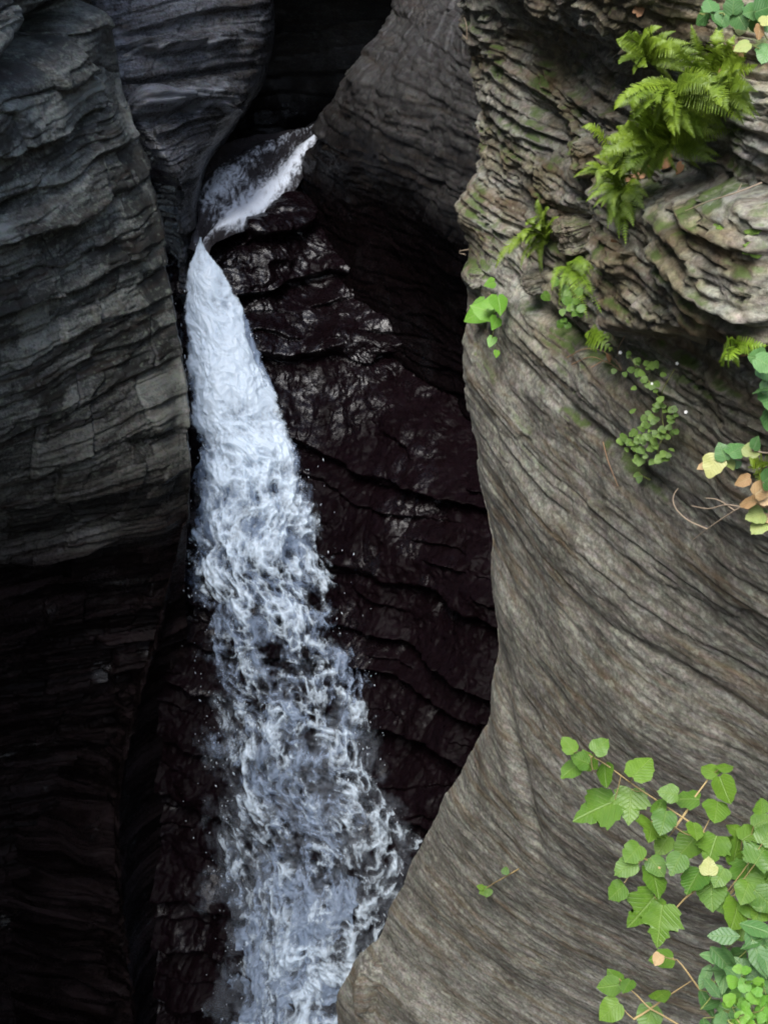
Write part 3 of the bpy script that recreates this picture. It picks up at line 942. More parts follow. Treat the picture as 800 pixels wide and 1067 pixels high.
def plain(name, c1, c2, sc=14, rough=0.75):
    n = NB(name)
    n.link(n.mix(n.noise(n.pos, sc, 4), c1, c2), n.b.inputs['Base Color'])
    n.b.inputs['Roughness'].default_value = rough
    return n.m


M_STEM = plain('pale_twig', (0.20, 0.15, 0.06), (0.42, 0.30, 0.14))
M_STEM_G = plain('green_stem', (0.12, 0.16, 0.03), (0.26, 0.27, 0.08))
M_DRY = plain('dry_twig', (0.14, 0.10, 0.07), (0.34, 0.27, 0.19))
M_ROOT = plain('dry_root', (0.16, 0.09, 0.05), (0.30, 0.19, 0.11))
M_MOSS = plain('moss', (0.03, 0.06, 0.008), (0.10, 0.17, 0.015), 40, 0.9)
M_LITTER = plain('dead_leaf', (0.16, 0.075, 0.035), (0.36, 0.20, 0.10), 20)
M_PETAL = plain('white_petal', (0.7, 0.7, 0.66), (0.82, 0.82, 0.8))


class MB:
    """collects pieces of one mesh"""
    def __init__(self):
        self.V, self.F3, self.F4, self.T, self.U, self.n = [], [], [], [], [], 0

    def add(self, V, F, tone=0.5, uv=None):
        V = np.asarray(V, float); F = np.asarray(F, int)
        if len(F):
            (self.F3 if F.shape[1] == 3 else self.F4).append(F + self.n)
        self.V.append(V); self.n += len(V)
        self.U.append(np.concatenate([np.asarray(uv, float), np.ones((len(V), 1))], 1) if uv is not None else np.zeros((len(V), 3)))
        self.T.append(np.full(len(V), tone) if np.isscalar(tone) else np.asarray(tone, float))

    def tube(self, pts, r0, r1, k=6):
        pts = np.asarray(pts, float); m = len(pts)
        rr = np.linspace(r0, r1, m)
        ring = []
        for i in range(m):
            tg = pts[min(i + 1, m - 1)] - pts[max(i - 1, 0)]
            tg = tg / (np.linalg.norm(tg) + 1e-9)
            a = np.cross(tg, (0.3, 0.2, 0.93)); a /= np.linalg.norm(a) + 1e-9
            b = np.cross(tg, a)
            th = np.arange(k) * 2 * math.pi / k
            ring.append(pts[i] + rr[i] * (np.cos(th)[:, None] * a + np.sin(th)[:, None] * b))
        V = np.concatenate(ring)
        F = [(i * k + j, i * k + (j + 1) % k, (i + 1) * k + (j + 1) % k, (i + 1) * k + j) for i in range(m - 1) for j in range(k)]
        F += [(0, 2, 1, 0)][:0]
        self.add(V, np.array(F), 0.5)

    def build(self, name, mat, parent=None, origin=None, smooth=True):
        V = np.concatenate(self.V)
        if origin is not None: V = V - np.asarray(origin)
        F = []
        if self.F3: F.append(np.concatenate(self.F3))
        if self.F4: F.append(np.concatenate(self.F4))
        o = link_mesh(name, V, F, mat, parent, smooth)
        add_attr(o, 'tone', 'FLOAT', np.concatenate(self.T))
        if any(len(u) and u[0, 2] for u in self.U):
            add_attr(o, 'blade', 'FLOAT_VECTOR', np.concatenate(self.U))
        return o


def smooth_path(pts, m=8):
    pts = np.asarray(pts, float)
    W = cat_matrix(len(pts), [m] * (len(pts) - 1))
    return W @ pts


def frame_of(nrm, up):
    nrm = np.asarray(nrm, float); nrm = nrm / np.linalg.norm(nrm)
    up = np.asarray(up, float); up = up - nrm * (up @ nrm)
    if np.linalg.norm(up) < 1e-4:
        up = np.cross(nrm, (1, 0, 0))
    up = up / np.linalg.norm(up)
    return np.cross(up, nrm), up, nrm       # right, along, out


OUTLINE = {
    'maple': [(0, 0), (.16, -.06), (.34, -.08), (.40, .02), (.50, .10), (.44, .18), (.52, .30), (.60, .44), (.48, .46), (.44, .54), (.34, .52), (.26, .58), (.27, .70), (.18, .78), (.13, .88), (0, 1.05)],
    'round': [(0, 0), (.15, -.05), (.32, 0), (.42, .12), (.47, .28), (.45, .44), (.40, .54), (.36, .64), (.27, .76), (.17, .86), (.09, .93), (0, 1.0)],
    'oval': [(0, 0), (.07, .04), (.16, .14), (.23, .28), (.255, .42), (.24, .56), (.19, .70), (.12, .84), (.05, .94), (0, 1.0)],
    'heart': [(0, .05), (.10, -.06), (.24, -.10), (.38, 0), (.46, .16), (.45, .34), (.38, .52), (.27, .70), (.14, .87), (0, 1.05)],
}


def leaf(mb, base, direction, nrm, size, kind='round', tone=0.5, curl=0.12, thick=0.0, jag=0.02):
    """one blade: a fan of faces round a midrib, cupped and drooping at its tip"""
    ol = np.array(OUTLINE[kind])
    ol = ol + RNG.normal(0, jag, ol.shape) * np.array([1, 0.6]) * (np.arange(len(ol)) > 0)[:, None] * (np.arange(len(ol)) < len(ol) - 1)[:, None]
    m = len(ol)
    side, along, out = frame_of(nrm, direction)
    mid = np.stack([np.zeros(m), np.linspace(0, ol[-1, 1] * 0.97, m)], -1)
    half = mid * 0.5 + ol * 0.5
    tw, ph0 = RNG.normal(0, 0.6), RNG.uniform(0, 6)
    def lift(q, sgn):
        x, y = q[:, 0] * sgn, q[:, 1]
        zz = curl * (0.25 * np.abs(x) - 0.9 * x * x - 0.75 * y * y + tw * x) + 0.06 * np.abs(x) * np.sin(y * 13 + 4 * x + ph0) + 0.10 * x * x * np.sin(y * 7 + ph0 * 2)
        return np.asarray(base) + size * (x[:, None] * side + y[:, None] * along + zz[:, None] * out)
    V = [lift(mid, 1)]
    for sg in (1, -1):
        V += [lift(half, sg), lift(ol, sg)]
    V = np.concatenate(V)
    F = []
    for h, o_ in ((1, 2), (3, 4)):
        for i in range(m - 1):
            a, b = i, i + 1
            q1, q2 = (a, b, h * m + b, h * m + a), (h * m + a, h * m + b, o_ * m + b, o_ * m + a)
            F += [q1, q2] if h == 3 else [q1[::-1], q2[::-1]]
    tn = np.full(len(V), tone); tn[:m] += 0.15
    UVs = np.concatenate([mid, half, ol, half * (-1, 1), ol * (-1, 1)])
    mb.add(V, np.array(F), np.clip(tn + RNG.normal(0, 0.03, len(V)), 0, 1), UVs)


def cam_dir(p):
    p = np.asarray(p, float)
    return -p / np.linalg.norm(p)


# ------------------------------------------------------------------ ferns
def frond_mesh(base, tip, sag, width, out, pairs=20, tone=0.5, name='frond', mat=None, parent=None, origin=None):
    """a frond from base to tip: rachis and toothed leaflets left and right"""
    base = np.asarray(base, float); tip = np.asarray(tip, float); out = np.asarray(out, float)
    ln = np.linalg.norm(tip - base)
    t = np.linspace(0, 1, pairs + 3)
    mid = base[None] * (1 - t)[:, None] + tip[None] * t[:, None] + (out * sag * ln)[None] * (4 * t * (1 - t))[:, None] - np.array([0, 0, 0.25 * ln * abs(sag)])[None] * (t ** 2)[:, None]
    mx_, my_ = project(mid)
    for i in range(len(mid)):
        hl_, _ = hit(mx_[i], my_[i])
        if i > 0 and hl_ is not None and mid[i][1] > hl_[1] - 0.055:
            mid[i] = mid[i] * ((hl_[1] - 0.055) / mid[i][1])
    mid[1:-1] = 0.25 * mid[:-2] + 0.5 * mid[1:-1] + 0.25 * mid[2:]
    mb = MB()
    mb.tube(mid, 0.0035 * max(0.5, ln / 0.3), 0.0008, 4)
    for i in range(2, len(t) - 1):
        tg = mid[i + 1] - mid[i - 1]; tg /= np.linalg.norm(tg)
        sd = np.cross(tg, out); sd /= np.linalg.norm(sd) + 1e-9
        up = np.cross(sd, tg)
        prof = math.sin(math.pi * (0.10 + 0.90 * t[i]) ** 0.75) ** 0.8 if t[i] < 0.97 else 0.1
        w_ = width * max(0.10, prof)
        for sg in (-1, 1):
            dirn = sd * sg * math.cos(0.35) + tg * math.sin(0.45) + up * RNG.normal(0.02, 0.12)
            dirn /= np.linalg.norm(dirn)
            nl = 7
            l = w_ * (0.9 + 0.2 * RNG.random())
            bw = ln / pairs * 0.33
            k = np.linspace(0, 1, nl)
            cl = mid[i] + dirn * (k * l)[:, None] - np.array([0, 0, 1.0]) * (0.18 * l * k ** 2)[:, None]
            half = bw * (1 - k ** 1.6) * (0.75 + 0.35 * (np.arange(nl) % 2)) + 0.0006
            V = np.concatenate([cl - tg * half[:, None], cl + up * 0.0012, cl + tg * half[:, None]])
            F = [(a, a + 1, nl + a + 1, nl + a) for a in range(nl - 1)] + [(nl + a, nl + a + 1, 2 * nl + a + 1, 2 * nl + a) for a in range(nl - 1)]
            mb.add(V, np.array(F), float(np.clip(tone + RNG.normal(0, 0.10), 0, 1)))
    return mb.build(name, mat, parent, origin)


def fern(crown, fronds, label, mat=None, width=0.125, pairs=30, extra=0, lift=0.05, reach=(0.5, 1.0), fwd=0.0):
    """crown and tips in photo pixels; each tip stands off the rock by its own amount"""
    loc, nrm = hit(*crown)
    c = np.array(loc) * (1 - fwd / loc[1]) + np.array(nrm) * 0.03
    root = tag(empty('fern', c), label, 'fern', 'ferns growing on the cliff ledges')
    nn = np.array(nrm); nn = nn * 0.5 + cam_dir(c) * 0.6 + np.array([0, 0, 0.35]); nn /= np.linalg.norm(nn)
    dist = c[1]
    tips = [(x, y, RNG.uniform(0.0, 0.16), RNG.uniform(0.3, 0.8)) for x, y in fronds]
    for k in range(extra):
        x, y = fronds[RNG.integers(len(fronds))]
        a = RNG.normal(0, 0.35); q = RNG.uniform(*reach)
        dx, dy = x - crown[0], y - crown[1]
        tips.append((crown[0] + q * (dx * math.cos(a) - dy * math.sin(a)), crown[1] + q * (dx * math.sin(a) + dy * math.cos(a)), RNG.uniform(0.0, 0.2), RNG.uniform(0.1, 0.7)))
    for x, y, so, tone in tips:
        tl, tn = hit(x, y)
        Yt = min(c[1] - so, (tl[1] - 0.07) if tl is not None else 99)
        tip = atY(x, y, max(Yt, c[1] - 0.22))
        ln = np.linalg.norm(tip - c)
        frond_mesh(c + RNG.normal(0, 0.008, 3), tip, RNG.uniform(0.16, 0.34), width * ln * RNG.uniform(0.9, 1.15), nn, pairs, tone, 'frond', mat or M_FERN, root, c)
    return root


fern((708, 134), [(626, 158), (642, 126), (660, 104), (690, 92), (735, 100), (762, 110), (772, 130), (752, 160), (706, 176), (676, 184), (730, 174), (646, 180), (632, 140)],
     'largest fern, a thick green clump filling the soil pocket of the pale cliff', M_FERN, extra=44, fwd=0.24)
fern((668, 160), [(632, 168), (640, 140), (655, 126), (650, 182), (668, 188), (690, 178), (694, 150), (640, 186), (676, 130), (628, 154)],
     'low fern with crowded fronds between the thick clump and the upright fronded fern', M_FERN, extra=40, fwd=0.22)
fern((722, 92), [(652, 96), (660, 120), (680, 132), (640, 108), (700, 126), (724, 140), (752, 130), (775, 118), (782, 100), (690, 76), (760, 80), (668, 82)],
     'wide fern filling the gap between the thick clump and the ferns above it', M_FERN, extra=24, fwd=0.24)
fern((768, 84), [(740, 112), (756, 124), (775, 128), (792, 118), (735, 92), (760, 66), (790, 92), (748, 78)],
     'fern under the lowest round pale leaves near the right edge', M_FERN, extra=20, fwd=0.15)
fern((690, 60), [(642, 38), (650, 60), (662, 30), (690, 22), (720, 40), (735, 58), (660, 75), (705, 85)],
     'fern with feathery fronds spreading just above the thick fern clump', M_FERN, extra=16, fwd=0.12)
fern((742, 60), [(700, 38), (720, 22), (752, 18), (780, 40), (790, 60), (770, 76), (735, 78), (712, 66)],
     'fern half hidden under the round pale leaves at the top of the cliff', M_FERN, extra=8)
fern((733, 108), [(741, 164), (730, 138), (756, 130), (722, 140)],
     'fern with one long frond hanging straight down over bare rock', M_FERN_Y, width=0.13, extra=2)
fern((655, 205), [(622, 196), (640, 178), (668, 190), (640, 214), (676, 204), (660, 222), (628, 176)],
     'fern sprawling over the gully edge beside the drooping yellow green fern', M_FERN, extra=8, fwd=0.06)
fern((648, 198), [(606, 126), (618, 160), (603, 178), (628, 150), (640, 165), (612, 200), (655, 160), (668, 178)],
     'fern with a tall upright frond beside the gully below the thick clump', M_FERN, extra=14)
fern((648, 205), [(652, 252), (645, 246), (636, 232), (660, 232), (626, 215), (610, 208)],
     'yellow green fern drooping straight below the upright fronded fern', M_FERN_Y, width=0.15, extra=5)
fern((575, 252), [(516, 276), (530, 262), (548, 232), (560, 205), (542, 278), (572, 214), (590, 230), (565, 280), (538, 245)],
     'fern with low fronds spread to both sides near the edge of the cliff', M_FERN, extra=18)
fern((598, 284), [(582, 318), (606, 322), (618, 305), (612, 330), (590, 306), (575, 300), (628, 285)],
     'small bright fern hanging below the jutting stone slab', M_FERN_Y, extra=4)
fern((775, 352), [(757, 374), (770, 382), (790, 366), (800, 356), (762, 350)],
     'small fern tucked in the shade under the rock overhang', M_FERN_Y, width=0.2, pairs=13, extra=2)
fern((806, 482), [(782, 476), (784, 494), (792, 506), (800, 512), (788, 484)],
     'small dark fern beside the withered yellow leaves', M_FERN, width=0.2, pairs=13, extra=1)
fern((625, 345), [(640, 362), (622, 366), (636, 350), (612, 352)],
     'tiny fern sprig on bare rock above the dry roots', M_FERN_Y, width=0.2, pairs=10)


# ------------------------------------------------------------------ leafy plants: stems and leaves given as photo points at a stated distance
def stem_pts(pts):
    return smooth_path([atY(x, y, Y) for x, y, Y in pts], 7)


def leafy(name, label, cat, stems, leaves, mat, smat, kind='round', curl=0.14, group=None, r=0.004, thin=0.5, base=None, petiole=True, flip=0.0):
    """stems: lists of (px,py,Y); leaves: (px,py,size in px,[angle deg],[mat],[kind])"""
    sp = []
    for s_ in stems:
        pts = [atY(x, y, Y) for x, y, Y in s_]
        if s_[0][0] >= 850 or s_[0][1] > 1067:              # outside the picture the stem is rooted in the rock
            for q in ((s_[0][0] + 150, s_[0][1] + 60), (s_[0][0] + 40, s_[0][1] + 60), (s_[0][0], s_[0][1])):
                rk, _ = hit(*q)
                if rk is not None and 0.6 < rk[1] < 6.0:
                    pts = [np.array(rk)] + pts
                    break
        sp.append(smooth_path(pts, 7))
    org = sp[0][0] if base is None else np.asarray(base)
    root = tag(empty(name, org), label, cat, group)
    for s in sp:
        mb = MB(); mb.tube(s, r, r * thin * 0.6, 6)
        mb.build('stem', smat, root, org)
    allp = np.concatenate(sp)
    pxs, pys = project(allp)
    for L in leaves:
        x, y, sz = L[:3]
        ang = L[3] if len(L) > 3 and L[3] is not None else RNG.uniform(0, 360)
        m = L[4] if len(L) > 4 and L[4] else mat
        kd = L[5] if len(L) > 5 and L[5] else kind
        k = np.argmin((pxs - x) ** 2 + (pys - y) ** 2)
        Y = allp[k][1] - RNG.uniform(-0.02, 0.06)
        c = atY(x, y, Y)
        dep = c[1] * CP - c[2] * SP
        size = sz / FPX * dep
        dirn = np.array([math.cos(R(ang)), 0, 0]) + math.sin(R(ang)) * np.array([0, SP, CP])
        cd = cam_dir(c)
        nrm = cd * 0.75 + np.array([0, 0, 0.6]) + RNG.normal(0, 0.42, 3)
        b0 = c - dirn * size * 0.5
        lm = MB()
        leaf(lm, b0, dirn, nrm, size, kd, RNG.uniform(0.1, 0.95), curl * RNG.uniform(0.6, 1.6))
        lo = lm.build('leaf', m, root, org)
        if petiole:
            j = allp[k]
            if 0.01 < np.linalg.norm(b0 - j) < 0.30:
                mid = (b0 + j) / 2 + np.array([0, 0, -0.006])
                ped = MB(); ped.tube(smooth_path([j, mid, b0], 4), 0.0016, 0.0012, 5)
                ped.build('leaf_stalk', smat, lo, org)
    return root


# maple sapling reaching in from the lower right; points read from its stems
YM = 2.75
leafy('maple_sapling', 'maple sapling with a long pale twig of lobed green leaves reaching over bare rock', 'sapling',
      [[(905, 1010, 2.35), (850, 940, 2.5), (800, 908, 2.62), (765, 890, 2.68), (720, 858, 2.72), (690, 838, 2.75), (660, 818, 2.76), (630, 796, 2.78), (610, 785, 2.8)],
       [(703, 862, 2.72), (715, 845, 2.74), (724, 830, 2.76), (735, 815, 2.78), (742, 804, 2.8)]],
      [(593, 775, 20, 120), (603, 792, 22, 160), (595, 806, 24, 235), (615, 790, 24, 100), (626, 776, 22, 45), (634, 808, 25, 290), (667, 796, 32, 60),
       (619, 845, 46, 205, None, 'maple'), (656, 840, 36, 265, None, 'maple'), (684, 838, 20, 80), (689, 858, 28, 250), (668, 868, 32, 230, None, 'maple'),
       (695, 826, 22, 170), (716, 826, 28, 150), (740, 799, 22, 130), (755, 796, 18, 40), (757, 822, 30, 300), (742, 849, 30, 250), (720, 868, 22, 260),
       (690, 882, 24, 240), (714, 884, 32, 230), (745, 888, 34, 265, None, 'maple'), (770, 888, 30, 60), (784, 866, 30, 40), (795, 855, 24, 30), (770, 862, 22, 120), (792, 905, 34, 280), (760, 872, 24, 80)],
      M_MAPLE, M_STEM, 'round', r=0.0042, base=atY(905, 1010, 2.35))
leafy('maple_sapling', 'maple sapling with two forked twigs of drooping leaves hanging under the longest twig', 'sapling',
      [[(880, 1050, 2.3), (810, 990, 2.42), (785, 962, 2.48), (762, 942, 2.52), (740, 926, 2.55), (715, 912, 2.58), (695, 905, 2.6)],
       [(735, 922, 2.55), (718, 932, 2.56), (706, 944, 2.56), (698, 955, 2.55)],
       [(688, 905, 2.6), (678, 900, 2.62), (670, 895, 2.62), (660, 906, 2.6), (650, 920, 2.58)]],
      [(657, 890, 26, 225), (650, 905, 26, 215), (641, 930, 24, 220), (675, 920, 34, 260), (668, 950, 42, 230, None, 'maple'), (688, 964, 42, 265, None, 'maple'),
       (683, 904, 24, 300), (705, 902, 26, 250), (725, 922, 34, 255), (745, 932, 34, 285), (738, 902, 20, 90, M_PALE), (772, 918, 38, 250, None, 'maple'), (785, 930, 36, 300), (760, 955, 34, 240),
       (778, 950, 26, 290), (795, 885, 36, 60, None, 'maple'), (792, 838, 20, 100), (800, 868, 26, 60), (748, 915, 24, 240), (790, 952, 28, 230), (766, 970, 24, 200), (775, 932, 26, 250), (728, 908, 22, 80), (752, 942, 24, 290), (798, 938, 32, 320), (780, 905, 30, 110), (800, 915, 34, 10)],
      M_MAPLE, M_STEM, 'round', r=0.004, base=atY(880, 1050, 2.3))
leafy('maple_sapling', 'low maple sapling with few round leaves on bare twigs at the cliff bottom', 'sapling',
      [[(790, 1120, 2.2), (735, 1085, 2.3), (690, 1058, 2.4), (676, 1050, 2.42), (662, 1036, 2.45), (650, 1026, 2.48), (645, 1020, 2.5)],
       [(660, 1062, 2.42), (676, 1052, 2.42), (700, 1035, 2.4), (720, 1022, 2.38)],
       [(735, 1040, 2.36), (722, 1022, 2.38), (712, 1008, 2.4), (705, 1000, 2.42)]],
      [(633, 1028, 24, 190), (634, 1054, 28, 220), (642, 1016, 20, 110), (655, 1030, 18, 260), (684, 1030, 24, 80), (675, 1062, 30, 250), (688, 998, 26, 180), (684, 1000, 14, 240, M_TAN)],
      M_MAPLE, M_STEM, 'round', r=0.0036, base=atY(790, 1120, 2.2))
ol_ = []
for k in range(52):
    x = 728 + 75 * RNG.random() ** 0.8; y = 975 + 110 * RNG.random()
    ol_.append((x, y, RNG.uniform(24, 36), RNG.uniform(200, 330) if RNG.random() < 0.6 else RNG.uniform(60, 200)))
ol_ += [(746, 995, 32, 160), (762, 992, 30, 110), (755, 1015, 44, 265), (785, 975, 40, 320), (790, 998, 40, 290), (735, 1018, 28, 250), (797, 1020, 36, 300)]
leafy('leafy_shrub', 'dense shrub with smooth oval bluish leaves in the bottom corner below the maple twigs', 'shrub',
      [[(860, 1160, 2.05), (820, 1090, 2.12), (790, 1040, 2.18), (770, 1005, 2.22), (752, 990, 2.25)],
       [(830, 1140, 2.1), (790, 1085, 2.15), (765, 1050, 2.2), (740, 1020, 2.24)],
       [(850, 1080, 2.1), (825, 1020, 2.15), (802, 985, 2.2), (785, 968, 2.22)]],
      ol_, M_OVAL, M_STEM_G, 'oval', r=0.005, base=atY(860, 1160, 2.05))
ll_ = []
for k in range(46):
    ll_.append((RNG.normal(782, 16), RNG.normal(1045, 18), RNG.uniform(9, 17)))
leafy('leafy_weed', 'small lime green weed with tiny leaves among the oval shrub leaves', 'weed',
      [[(800, 1130, 1.98), (790, 1080, 2.0), (782, 1045, 2.02), (772, 1022, 2.04)], [(790, 1080, 2.0), (800, 1050, 2.02), (795, 1028, 2.03)], [(790, 1080, 2.0), (770, 1062, 2.02), (760, 1045, 2.04)]],
      ll_, M_LIME, M_STEM_G, 'round', r=0.003, base=atY(800, 1130, 1.98))

# shrub with withered leaves at the right edge
leafy('withered_shrub', 'thin shrub with green leaves and withered tan leaves on a grey twig', 'shrub',
      [[(905, 450, 2.5), (850, 470, 2.6), (800, 472, 2.7), (775, 468, 2.74), (752, 476, 2.78), (735, 480, 2.8)],
       [(905, 470, 2.5), (840, 492, 2.6), (805, 505, 2.68), (790, 515, 2.7), (782, 524, 2.72)]],
      [(734, 482, 20, 190, M_TAN), (742, 486, 26, 250, M_PALE), (752, 470, 20, 110), (768, 466, 24, 40), (757, 484, 18, 280, M_PALE), (762, 474, 16, 300, M_TAN), (782, 466, 20, 80, M_PALE),
       (788, 461, 16, 60), (772, 498, 18, 180, M_TAN), (778, 515, 24, 150, M_TAN), (788, 522, 24, 210, M_TAN), (795, 508, 24, 40, M_TAN), (785, 538, 22, 200, M_PALE), (798, 535, 24, 300, M_OVAL), (790, 550, 22, 230, M_PALE),
       (800, 520, 24, 330, M_TAN), (806, 498, 26, 20), (800, 545, 20, 280, M_TAN), (764, 482, 14, 200, M_OVAL)],
      M_OVAL, M_DRY, 'round', r=0.003, base=atY(905, 450, 2.5))
leafy('leafy_shrub', 'shrub with broad mint green leaves poking in beside the rock overhang', 'shrub',
      [[(900, 370, 2.4), (850, 385, 2.5), (815, 395, 2.58), (795, 405, 2.62)], [(830, 390, 2.54), (808, 378, 2.58), (788, 374, 2.62)]],
      [(785, 374, 24, 180), (798, 380, 26, 330), (800, 395, 30, 300), (800, 420, 34, 250), (806, 440, 28, 280), (810, 405, 34, 20), (794, 412, 20, 230)],
      M_OVAL, M_STEM_G, 'round', r=0.003, base=atY(900, 370, 2.4))
leafy('leafy_shrub', 'shrub with round pale blue green leaves over the ferns at the cliff top', 'shrub',
      [[(900, -40, 2.75), (850, -10, 2.90), (810, 5, 3.00), (775, 12, 3.09), (745, 14, 3.17), (728, 14, 3.22)], [(850, -10, 2.90), (815, 30, 3.00), (800, 50, 3.00)]],
      [(727, 13, 24, 190), (748, 16, 26, 120), (752, 22, 20, 250), (772, 22, 24, 300), (772, 30, 20, 260, M_PALE), (765, 4, 22, 80), (786, 2, 24, 60), (798, 8, 26, 20), (797, 58, 24, 250), (806, 30, 24, 300),
       (772, 48, 18, 200, M_PALE), (790, 34, 16, 260, M_TAN), (788, 24, 16, 90), (780, 14, 20, 200), (740, 2, 20, 100), (800, 22, 18, 10, M_PALE)],
      M_OVAL, M_STEM_G, 'round', r=0.003, base=atY(900, -40, 2.75))


# small plants rooted on the rock face
def on_rock(x, y, off=0.02):
    l, nn = hit(x, y)
    while l is None:
        x += 2.0
        l, nn = hit(x, y)
    return np.array(l) + np.array(nn) * off, np.array(nn)


def rock_plant(name, label, cat, root_px, stems, leaves, mat, smat, kind, group=None, r=0.0022, off=0.05, flowers=(), flower_mat=None):
    b, nn = on_rock(*root_px, 0.0)
    root = tag(empty(name, b), label, cat, group)
    allp = []
    for s in stems:
        pts = [b]
        for k, (x, y) in enumerate(s):
            q, qn = on_rock(x, y, off * (0.5 + 0.5 * (k + 1) / len(s)))
            pts.append(q)
        pp = smooth_path(pts, 6)
        mb = MB(); mb.tube(pp, r, r * 0.5, 5); mb.build('stem', smat, root, b)
        allp.append(pp)
    allp = np.concatenate(allp)
    for L in leaves:
        x, y, sz = L[:3]
        ang = L[3] if len(L) > 3 and L[3] is not None else RNG.uniform(0, 360)
        c, cn = on_rock(x, y, off)
        dep = c[1] * CP - c[2] * SP
        size = sz / FPX * dep
        dirn = np.array([math.cos(R(ang)), 0, 0]) + math.sin(R(ang)) * np.array([0, SP, CP])
        lm = MB()
        leaf(lm, c - dirn * size * 0.5, dirn, cam_dir(c) * 0.8 + np.array([0, 0, 0.5]) + RNG.normal(0, 0.25, 3), size, kind, RNG.uniform(0.05, 0.95), 0.15)
        lm.build('leaf', mat, root, b)
    for x, y, sz in flowers:
        c, cn = on_rock(x, y, off + 0.015)
        dep = c[1] * CP - c[2] * SP
        fm = MB()
        for a in range(5):
            dr = np.array([math.cos(a * 1.2566), 0, 0]) + math.sin(a * 1.2566) * np.array([0, SP, CP])
            leaf(fm, c, dr, cam_dir(c), sz / FPX * dep * 0.5, 'round', 0.5, 0.1)
        fm.build('flower', flower_mat, root, b)
    return root


rock_plant('broad_leaved_plant', 'bright lime plant with broad leaves clinging to the edge of the cliff', 'plant', (527, 322),
           [[(520, 322), (512, 326)], [(528, 316), (524, 311)], [(528, 335), (527, 350)]],
           [(508, 328, 30, 200), (517, 321, 26, 150), (533, 322, 22, 270), (524, 313, 18, 80), (527, 341, 16, 240), (526, 354, 12, 250), (521, 303, 12, 200), (531, 370, 8, 260)],
           M_LIME, M_STEM_G, 'heart', off=0.07)
hl = []
for k in range(70):
    t_ = RNG.random()
    x0, y0 = [(672, 375), (690, 395), (703, 420), (705, 440), (684, 445)][RNG.integers(5)]
    hl.append((x0 + RNG.normal(0, 9), y0 + RNG.normal(0, 10), RNG.uniform(5, 9)))
rock_plant('trailing_herb', 'trailing herb with tiny leaves and white flowers on the bare rock face', 'herb', (690, 420),
           [[(684, 400), (676, 382), (670, 372)], [(700, 405), (712, 392)], [(704, 425), (714, 415)], [(700, 436), (706, 448)]],
           hl, M_HERB, M_STEM_G, 'round', flowers=[(661, 373, 4), (716, 391, 4), (697, 395, 3), (722, 416, 4)], flower_mat=M_PETAL)
hl = []
for k in range(34):
    x0, y0 = [(668, 456), (688, 460), (698, 474), (676, 462)][RNG.integers(4)]
    hl.append((x0 + RNG.normal(0, 6), y0 + RNG.normal(0, 5), RNG.uniform(6, 11)))
rock_plant('trailing_herb', 'small bright herb trailing just below the white flowered herb', 'herb', (690, 455),
           [[(676, 458), (662, 456)], [(694, 464), (700, 478)]], hl, M_HERB, M_STEM_G, 'round')
hl = []
for k in range(26):
    x0, y0 = [(590, 300), (605, 312), (612, 322), (600, 318)][RNG.integers(4)]
    hl.append((x0 + RNG.normal(0, 6), y0 + RNG.normal(0, 6), RNG.uniform(7, 12)))
rock_plant('small_leafy_plant', 'small plant with clustered light green leaves under the bright hanging fern', 'plant', (600, 305),
           [[(604, 314), (612, 324)], [(595, 306), (588, 312)]], hl, M_MAPLE, M_STEM_G, 'round')
rock_plant('seedling', 'tiny green seedling with a stalk alone on the lower rock face', 'seedling', (541, 905),
           [[(530, 911), (520, 917), (513, 920)]], [(512, 921, 12, 200), (517, 923, 10, 250), (509, 917, 8, 150), (536, 902, 9, 80)], M_MAPLE, M_STEM, 'round', r=0.005, off=0.07)
rock_plant('seedling', 'tiny green seedling alone on bare rock under the trailing herbs', 'seedling', (677, 500),
           [[(676, 498), (675, 496)]], [(673, 499, 8, 200), (679, 497, 7, 40), (676, 505, 7, 260)], M_HERB, M_STEM_G, 'round', r=0.004)

# dry twigs and roots
def twig(name, label, cat, paths, mat, r, off=0.10, group=None):
    mb = MB()
    first = None
    for pth in paths:
        pts = []
        for x, y in pth:
            q, _ = on_rock(min(x, 860), y, off)
            pts.append(q)
        if first is None: first = pts[0]
        mb.tube(smooth_path(pts, 6), r, r * 0.45, 5)
    o = mb.build(name, mat, None, first)
    o.location = first
    return tag(o, label, cat, group)


mb = MB()
o3 = atY(812, 512, 3.3)
for pth in ([(830, 500, 3.2), (812, 508, 3.25), (775, 526, 3.32), (745, 545, 3.4), (722, 562, 3.5)], [(736, 551, 3.43), (718, 543, 3.45), (706, 533, 3.48), (701, 523, 3.5), (702, 515, 3.52), (706, 509, 3.54)],
            [(772, 528, 3.33), (755, 526, 3.36), (738, 530, 3.4), (720, 527, 3.44)], [(765, 532, 3.34), (748, 521, 3.38), (735, 519, 3.4)]):
    mb.tube(smooth_path([atY(x, y, Y) for x, y, Y in pth], 7), 0.0036 if pth[0][0] == 830 else 0.0024, 0.0012, 6)
o = mb.build('dry_twig', M_DRY, None, o3)
o.location = o3
tag(o, 'bare dry twig hooked at its end, sticking out from the shaded rock face', 'twig')
twig('dry_root', 'thin tangle of dry reddish roots on the rock under the small ferns', 'roots',
     [[(595, 372), (610, 368), (630, 370), (648, 378)], [(620, 385), (635, 378), (652, 384), (646, 374)], [(652, 345), (650, 362), (646, 382)], [(600, 378), (618, 376), (640, 382)], [(632, 462), (638, 480), (648, 505)]], M_ROOT, 0.0026, 0.02)
twig('dry_twig', 'short dry twig sticking out past the cliff edge above the lime plant', 'twig',
     [[(500, 262), (491, 264), (484, 267)], [(496, 263), (490, 260)]], M_DRY, 0.004, 0.06)
